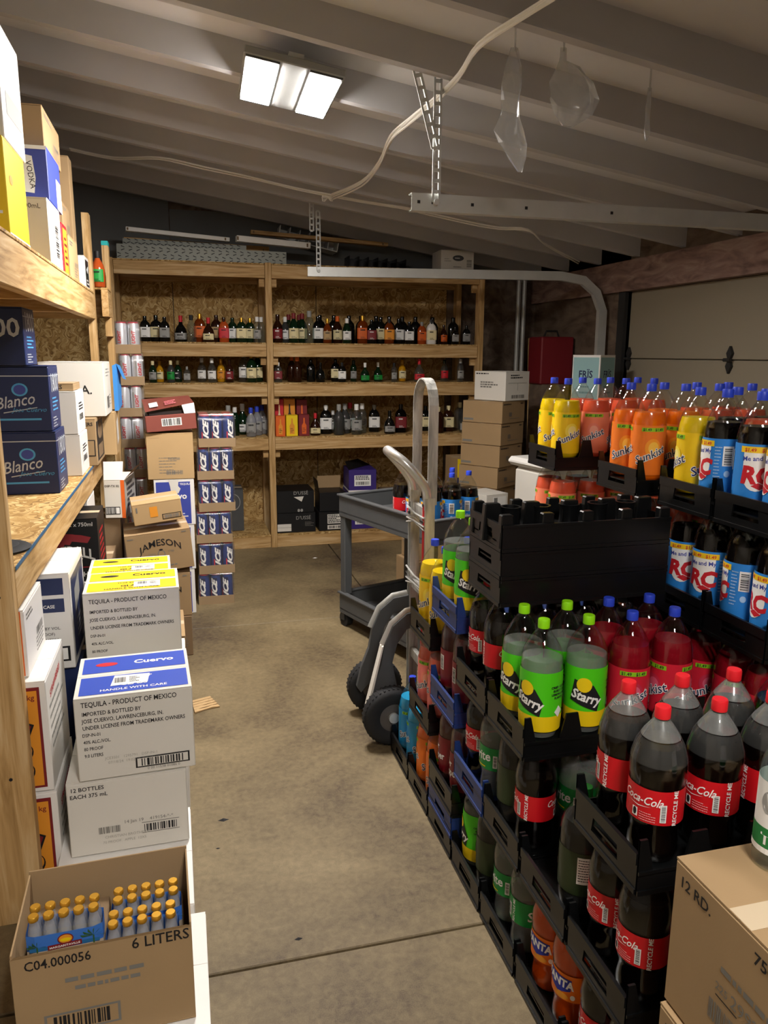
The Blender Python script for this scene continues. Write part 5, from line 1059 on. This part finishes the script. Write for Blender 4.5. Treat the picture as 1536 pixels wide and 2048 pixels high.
# ---------------------------------------------------------------- on top of the back shelf
ZT = ZD[4]
def beam(label, x0, x1, y, z, hgt, tilt):
    t = thing('rack_beam', label, 'rack beam', (x0, y, z), 0, None, 0, tilt); Lb = x1-x0
    n = int(Lb/.055)
    fl_ = MB().box(0, Lb, .003, .05, hgt-.003, hgt, 'beam_grey').build('flange', t); MB().box(0, Lb, .003, .05, 0, .003, 'beam_grey').build('flange', t)
    q = MB().box(0, Lb, 0, .003, 0, hgt, 'beam_grey'); w_ = q.build('perforated_face', t)
    q = MB()
    for r in range(2):
        for i in range(n):
            u = (i+.3+.5*r)*.055; v = hgt*(.26+.46*r)
            for s_ in (-1, 1): q.add([(u-.012, -.0012, v+s_*.012), (u+.012, -.0012, v+s_*.004), (u+.014, -.0012, v+s_*.008), (u-.011, -.0012, v+s_*.019)], [(0, 1, 2, 3)] if s_ > 0 else [(3, 2, 1, 0)], 'ink')
    return t, q, w_

for lb, x0, x1, y_, z_, hg, tl in (('perforated grey steel rack beam lying along the top shelf', -.42, .85, YS+.02, ZT+.004, .105, .012), ('second perforated steel beam lying behind the front rack beam', -.38, .55, YS+.14, ZT+.105, .06, .02)):
    t, q, w_ = beam(lb, x0, x1, y_, z_, hg, tl); o = q.build('punched_slots', w_); o['kind'] = 'stuff'
for lb, a, b_, wd in (('weathered plank lying lengthwise on the top shelf', (-.38, YS+.3, ZT+.14), (.75, YS+.36, ZT+.12), .1), ('white painted batten resting above the rack beams, left', (-.35, YS+.1, ZT+.225), (.42, YS+.16, ZT+.185), .03),
                  ('white painted batten resting above the rack beams, right', (.47, YS+.1, ZT+.19), (1.06, YS+.16, ZT+.165), .045), ('thin plank leaning up to the right on top shelf', (.6, YS+.29, ZT+.27), (1.75, YS+.31, ZT+.22), .03)):
    t = thing('loose_board', lb, 'board', a); d_ = Vector(b_)-Vector(a); mt_ = 'white' if 'white' in lb else 'wood_x'
    MB().bar((0, 0, 0), d_, .07, wd, mt_).build('plank', t, bevel=.002)
    for f_ in (.02, .96): MB().box(d_.x*f_-.006, d_.x*f_+.006, d_.y*f_-.037, d_.y*f_+.034, d_.z*f_-wd*.3, d_.z*f_+wd*.3, 'card_dark').build('worn_end', t)
def whp(m, T, W, H): m.ell(.52*W, .62*H, .17*W, .14*H, 'grey_plastic', T); m.text('SMITH', .52*W, .59*H, .08*W, 'white', T, 1) if False else m.lines(.42*W, .62*W, .6*H, 1, .1, .04*H, 'white', T, 1); m.lines(.1*W, .3*W, .55*H, 2, .1*H, .05*H, 'fadeink', T); m.barcode(.78*W, .2*H, .93*W, .55*H, 'greyink', T, 0, True); m.lines(.38*W, .7*W, .18*H, 1, .1*H, .04*H, 'greyink', T)
box('carton', 'white carton with dark oval logo on top of the back shelf', 2.16, 2.45, YS+.07, YS+.33, ZT, ZT+.17, 'whitecard', -.03, {'f': whp})
for i, (x_, z_, tl) in enumerate(((1.08, ZT+.2, .2), (1.68, ZT+.02, .03))):
    t = thing('wire_tray', '%s plastic bottle tray lying on top of the back shelf' % ('pale grey tilted', 'dark upright')[i], 'tray', (x_, YS+.35, z_), 0, None, 0, tl); mt_ = 'galv' if i == 0 else 'black_plastic'
    MB().box(-.25, .25, 0, .2, 0, .006, mt_).build('tray_floor', t)
    for k in range(7): MB().box(-.25+k*.083-.003, -.25+k*.083+.003, 0, .2, .006, .1, mt_).build('divider', t)
    MB().box(-.25, .25, .2, .205, 0, .1, mt_).build('tray_back', t)

# ---------------------------------------------------------------- garage door tracks and their hangers
def perforated(a, b, wd, name, parent):
    """slotted angle iron: two side strips joined by rungs, and a second leg"""
    a, b = Vector(a), Vector(b); L_ = (b-a).length; t = (b-a).normalized(); s_ = Vector((1, 0, 0)); s_ = (s_-t*s_.dot(t)).normalized(); nrm = t.cross(s_)
    q = MB(); n = int(L_/.04)
    for o_ in (-1, 1): q.bar(a+s_*o_*wd*.38, b+s_*o_*wd*.38, wd*.24, .003, 'galv', nrm)
    for i in range(n+1): p_ = a+t*(L_*i/n); q.bar(p_-s_*wd*.3, p_+s_*wd*.3, .014, .003, 'galv', nrm)
    q.bar(a+s_*wd*.5+nrm*wd*.4, b+s_*wd*.5+nrm*wd*.4, .003, wd*.8, 'galv', nrm)
    return q.build(name, parent)
def track(label, pts, hang, brace, ygap):
    t = thing('door_track', label, 'door track')
    q = MB(); pts = [Vector(p) for p in pts]
    pf = [(-.028, .0), (.028, .0), (.028, -.004), (-.024, -.004), (-.024, -.018)]
    prof = [(-.022, .034), (.022, .034), (.022, -.034), (-.022, -.034)]
    vs = []; fs = []; n = len(pts)
    for i, p in enumerate(pts):
        tt = (pts[min(i+1, n-1)]-pts[max(i-1, 0)]).normalized(); sd = Vector((0, 1, 0)); up = sd.cross(tt)*-1; up = tt.cross(sd)*-1
        if up.z < 0 and abs(tt.x) > .5: up = -up
        if abs(tt.x) <= .5: up = Vector((1, 0, 0)) if up.x > 0 else Vector((1, 0, 0))
        for s_, u_ in ((.022, .034), (.022, .030), (-.018, .030), (-.018, -.030), (.022, -.030), (.022, -.034), (-.022, -.034), (-.022, .034)): vs.append(p+sd*s_+up*u_)
    for i in range(n-1):
        for k in range(8): fs.append((8*i+k, 8*i+(k+1) % 8, 8*i+8+(k+1) % 8, 8*i+8+k))
    q.add(vs, fs, 'galv'); tr = q.build('track_rail', t)
    a = pts[0]
    for dx in (.03, .09, .26, .5, .9):
        MB().box(a.x+dx-.006, a.x+dx+.006, a.y-.0235, a.y-.0215, a.z-.006, a.z+.006, 'ink').build('bolt_hole', tr)
    perforated(hang[0], hang[1], .034, 'hanger', t)
    if brace: perforated(brace[0], brace[1], .034, 'brace', t)
    MB().cyl((hang[0][0], hang[0][1]-.012, hang[0][2]), (hang[0][0], hang[0][1]+.012, hang[0][2]), .012, 8, 'galv').build('bolt', t)
    return t
zr = 2.2
n_, f_ = 3.15, 5.9
track('near galvanised garage door track hanging from the rafters', [(.93, n_, zr), (3.0, n_, zr), (3.12, n_, zr-.04), (3.2, n_, zr-.13), (3.23, n_, zr-.26), (3.23, n_, .02)], ((1.03, n_-.03, zr), (1.03, n_-.03, zc(1.03)-.01)), ((1.02, n_-.04, zr+.2), (.9, n_-.06, zc(.9)-.02)), 0)
track('far galvanised garage door track with curved bend by the door', [(.95, f_, zr-.005), (2.0, f_-.12, zr), (2.9, f_-.24, zr), (3.08, f_-.27, zr-.03), (3.18, f_-.3, zr-.12), (3.225, f_-.33, zr-.26), (3.235, f_-.34, .02)], ((1.03, f_-.03, zr), (1.03, f_-.03, 2.62)), ((.98, f_-.04, 2.48), (.98, f_-.04, zc(.98)-.01)), 0)

# ---------------------------------------------------------------- cables, plastic strips and bags under the rafters
def PC(px, py, off=-.14):
    d = _f + _r*((px-PX_W/2)/F) + _d*((py-PX_H/2)/F)
    t_ = (2.86+SL*.5+off-EYE.z-SL*EYE.x)/(d.z+SL*d.x); return EYE+d*t_
t = thing('ceiling_cable', 'bundle of white cables stapled across the rafters', 'cable')
for nm, pts in (('cable_bundle', [(1110, -10), (1050, 30), (960, 90), (915, 150), (870, 195), (820, 240), (785, 275), (760, 325), (720, 365), (660, 392)]), ('cable_run', [(660, 392), (600, 380), (540, 366), (485, 354), (400, 336), (320, 318), (230, 318), (140, 300)]),
                ('cable_run', [(660, 392), (730, 405), (810, 418), (850, 428), (940, 448), (1000, 458), (1060, 462), (1090, 490), (1155, 527)])):
    for k in range(4 if nm == 'cable_bundle' else 2):
        w3 = [PC(a+(k-1.5)*3*math.sin(i*1.3+k), b_+(k-1)*3.5, -.15-.004*k) for i, (a, b_) in enumerate(pts)]
        MB().tube(smooth(w3, 4), .0055, 6, 'cable').build(nm, t)
q = MB()
for k in range(3): c_ = PC(655, 395, -.16); q.tube([c_+Vector((.035*math.cos(a), .02*math.sin(a), .012*k*math.sin(a*2))) for a in [i*math.pi/6 for i in range(13)]], .005, 6, 'cable')
q.build('coiled_slack', t)
def bag(label, px, py, prof, seed, twist=.4):
    c_ = PC(px, py, -.12); t = thing('plastic_bag', label, 'plastic bag', c_); rnd = random.Random(seed); q = MB(); n = 14; vs = []; fs = []
    for j, (r_, z_, dx) in enumerate(prof):
        for i in range(n): a = 2*math.pi*i/n; k = 1+.28*math.sin(3*a+j*.8)+rnd.uniform(-.1, .1); vs.append((dx+r_*k*math.cos(a+twist*j), r_*k*.45*math.sin(a+twist*j), z_))
    for j in range(len(prof)-1):
        for i in range(n): fs.append((j*n+i, j*n+(i+1) % n, (j+1)*n+(i+1) % n, (j+1)*n+i))
    q.add(vs, fs, 'bag_film', True); o = q.build('thin_film', t, sharp=35)
    MB().box(-.003, .003, -.002, .002, -.012, .118, 'bag_film').build('twisted_end', t)
bag('clear plastic bag hanging from rafter beside the cables', 1030, 95, [(.012, 0, 0), (.03, -.06, .0), (.034, -.12, .0), (.03, -.17, -.005), (.034, -.22, -.005), (.05, -.27, -.01), (.048, -.31, .01), (.03, -.36, .025), (.008, -.4, .035)], 4)
bag('pale clear plastic sheet bag hanging right of the first bag', 1128, 95, [(.01, 0, 0), (.012, -.04, .0), (.04, -.06, .03), (.075, -.11, .05), (.085, -.16, .055), (.06, -.21, .05), (.02, -.245, .03)], 9)
bag('narrow strip of clear plastic hanging at the right rafter', 1300, 175, [(.007, 0, 0), (.01, -.06, 0), (.009, -.11, 0), (.012, -.15, .003), (.006, -.18, .0)], 12)

# ---------------------------------------------------------------- far right corner
for i, (lb, x0, x1, y0, y1, z0_, z1_) in enumerate((('brown carton, lowest of the six-high brown stack', 2.05, 2.42, 5.35, 5.7, 0, .38), ('brown carton, second from bottom in the brown stack', 2.06, 2.43, 5.35, 5.7, .382, .6), ('brown carton, third from bottom in the brown stack', 2.07, 2.44, 5.35, 5.7, .602, .76),
        ('brown carton, fourth from bottom in the brown stack', 2.08, 2.45, 5.35, 5.7, .762, .925), ('brown carton, fifth from bottom in the brown stack', 2.085, 2.455, 5.35, 5.7, .927, 1.09), ('brown carton, topmost in the brown stack under white carton', 2.09, 2.46, 5.35, 5.7, 1.092, 1.255))):
    box('carton', lb, x0+.07, x1+.03, y0, y1, z0_, z1_, 'card', .62, {'f': lambda m, T, W, H: (m.lines(.05*W, .5*W, .85*H, 1, .1, .05*H, 'ink', T), m.barcode(.3*W, .3*H, .42*W, .5*H, 'greyink', T), m.rect(.3*W, .2*H, .75*W, .22*H, 'greyink', T), m.lines(.8*W, .95*W, .85*H, 1, .1, .05*H, 'ink', T)), 'l': lambda m, T, W, H: m.rect(.03*W, .1*H, .28*W, .2*H, 'greyink', T)})
box('carton', 'white carton with grey print on top of the brown stack', 2.24, 2.53, 5.38, 5.68, 1.257, 1.475, 'whitecard', .5, {'l': lambda m, T, W, H: (m.lines(.05*W, .6*W, .9*H, 1, .1, .04*H, 'ink', T), m.lines(.2*W, .75*W, .6*H, 3, .08*H, .05*H, 'greyink', T)), 'f': lambda m, T, W, H: (m.rect(.1*W, .6*H, .9*W, .61*H, 'greyink', T), m.rect(.5*W, .35*H, .51*W, .6*H, 'greyink', T), m.lines(.2*W, .7*W, .85*H, 2, .08*H, .04*H, 'ink', T), m.barcode(.25*W, .08*H, .8*W, .2*H, 'greyink', T))})
box('carton', 'white boxed carton with maroon panel right of the cart', 2.02, 2.22, 5.0, 5.25, 0, .62, 'whitecard', .3, {'f': lambda m, T, W, H: (m.rect(.1*W, .1*H, .9*W, .75*H, 'cider_red', T), m.rect(.1*W, .75*H, .9*W, .82*H, 'ink', T), m.rect(.3*W, .85*H, .9*W, .97*H, 'white', T, 1), m.barcode(.35*W, .86*H, .5*W, .96*H, 'ink', T, 2))})
box('carton', 'brown carton with yellow panel behind the cola bottles', 2.16, 2.42, 5.85, 6.15, .48, .76, 'card', 0, {'f': lambda m, T, W, H: (m.rect(0, .45*H, .75*W, H, 'yellowprint', T), m.rect(0, .25*H, .75*W, .45*H, 'navybox', T))})
box('carton', 'brown carton on the floor under the yellow-panelled carton', 2.15, 2.43, 5.85, 6.15, 0, .478, 'card_dark')
box('carton', 'brown carton on the floor behind the hand truck and cart', 1.42, 1.72, 4.75, 5.0, 0, .23, 'card', .2, {'f': plain_print(71)}); box('carton', 'small brown carton stacked on the floor carton behind cart', 1.45, 1.68, 4.77, 4.98, .232, .36, 'card', .2, {'l': plain_print(72)})
t = thing('plastic_bin', 'white plastic bin with a rolled rim behind the peach bottles', 'bin', (2.3, 4.45, 0), .2)
MB().box(-.2, .2, -.16, .16, 0, .9, 'whitecard').build('bin_body', t, bevel=.03); MB().box(-.235, .235, -.19, .19, .9, .955, 'whitegloss').build('rolled_rim', t, bevel=.022)
def fris(m, T, W, H): m.rect(.04*W, .02*H, .96*W, .96*H, 'mintbox', T); m.text('FR\u00cfS', .5*W, .62*H, .32*W, 'navyink', T, 1, .02, 0, 0, .9); m.lines(.3*W, .75*W, .45*H, 4, .1*H, .03*H, 'tealprint', T, 1)
box('carton', 'pale teal vodka carton standing in front of the door track', 2.8, 3.02, 4.98, 5.2, 1.18, 1.6, 'whitegloss', .55, {'f': fris, 'l': fris})
for i in range(3): box('carton', 'plain brown carton, %s under the pale teal vodka carton' % ('lowest', 'middle', 'upper')[i], 2.74, 3.08, 4.94, 5.26, i*.393, i*.393+.392, 'card_dark', .3)
for i, px in enumerate((1035, 1046)):
    a = P(px, 650, y=6.75); t = thing('steel_pipe', '%s upright galvanised pipe against the back wall' % ('left', 'right')[i], 'pipe', (a.x, 6.75, 0)); MB().cyl((0, 0, 0), (0, 0, 2.25), .02, 12, 'galv').build('pipe_tube', t); MB().cyl((0, 0, 2.25), (0, 0, 2.29), .0225, 12, 'galv').build('pipe_collar', t)
for i, (lb, a, b_, hd) in enumerate((('wooden-handled tool leaning in the far right corner', (3.12, 6.5, 0), (3.22, 6.85, 1.75), 1), ('second long-handled tool leaning in the far right corner', (2.74, 6.3, 0), (2.7, 6.84, 1.62), 0))):
    t = thing('garden_tool', lb, 'tool', a); d_ = Vector(b_)-Vector(a); MB().tube([d_*0.12, d_*.5, d_], .016, 8, 'wood_z').build('handle', t); MB().bar(d_*0, d_*.18, .16, .012, 'dark_steel', (0, 1, 0)).build('blade', t)
mat('red_can', '#7a1c24', .5)
t = thing('red_container', 'dark red metal box standing by the far right wall', 'box', (3.12, 6.2, 0)); MB().box(-.13, .13, -.12, .12, 0, 1.35, 'stained_board').build('wooden_stand', t); MB().box(-.15, .15, -.13, .13, 1.35, 1.75, 'red_can').build('red_case', t, bevel=.01); MB().tube([(-.07, 0, 1.75), (-.05, 0, 1.8), (.05, 0, 1.8), (.07, 0, 1.75)], .01, 6, 'dark_steel').build('carry_handle', t)
t = thing('hanging_cord', 'loose grey cords hanging at the far right corner', 'cord')
for pts in ([(1158, 525), (1150, 555), (1135, 580), (1115, 600), (1108, 625)], [(1115, 600), (1110, 590)], [(1145, 560), (1143, 590)]): MB().tube(smooth([P(a, b_, y=6.6) for a, b_ in pts]), .007, 6, 'cable').build('cord_strand', t)
# sauce bottles at the end of the upper left shelf
for i in range(3): liquor('round', ('orange_glass', 'cola', 'gold_glass')[i], ('cap_green', 'redprint', 'yellowprint')[i], ('ink', 'ink', 'redprint')[i], -.43, 4.845+.074*i, ZUP+.032, .2-.02*i, '%s sauce bottle on the far end of upper left shelf' % ('orange-brown', 'dark', 'golden')[i], 'sauce bottles on the upper left shelf')
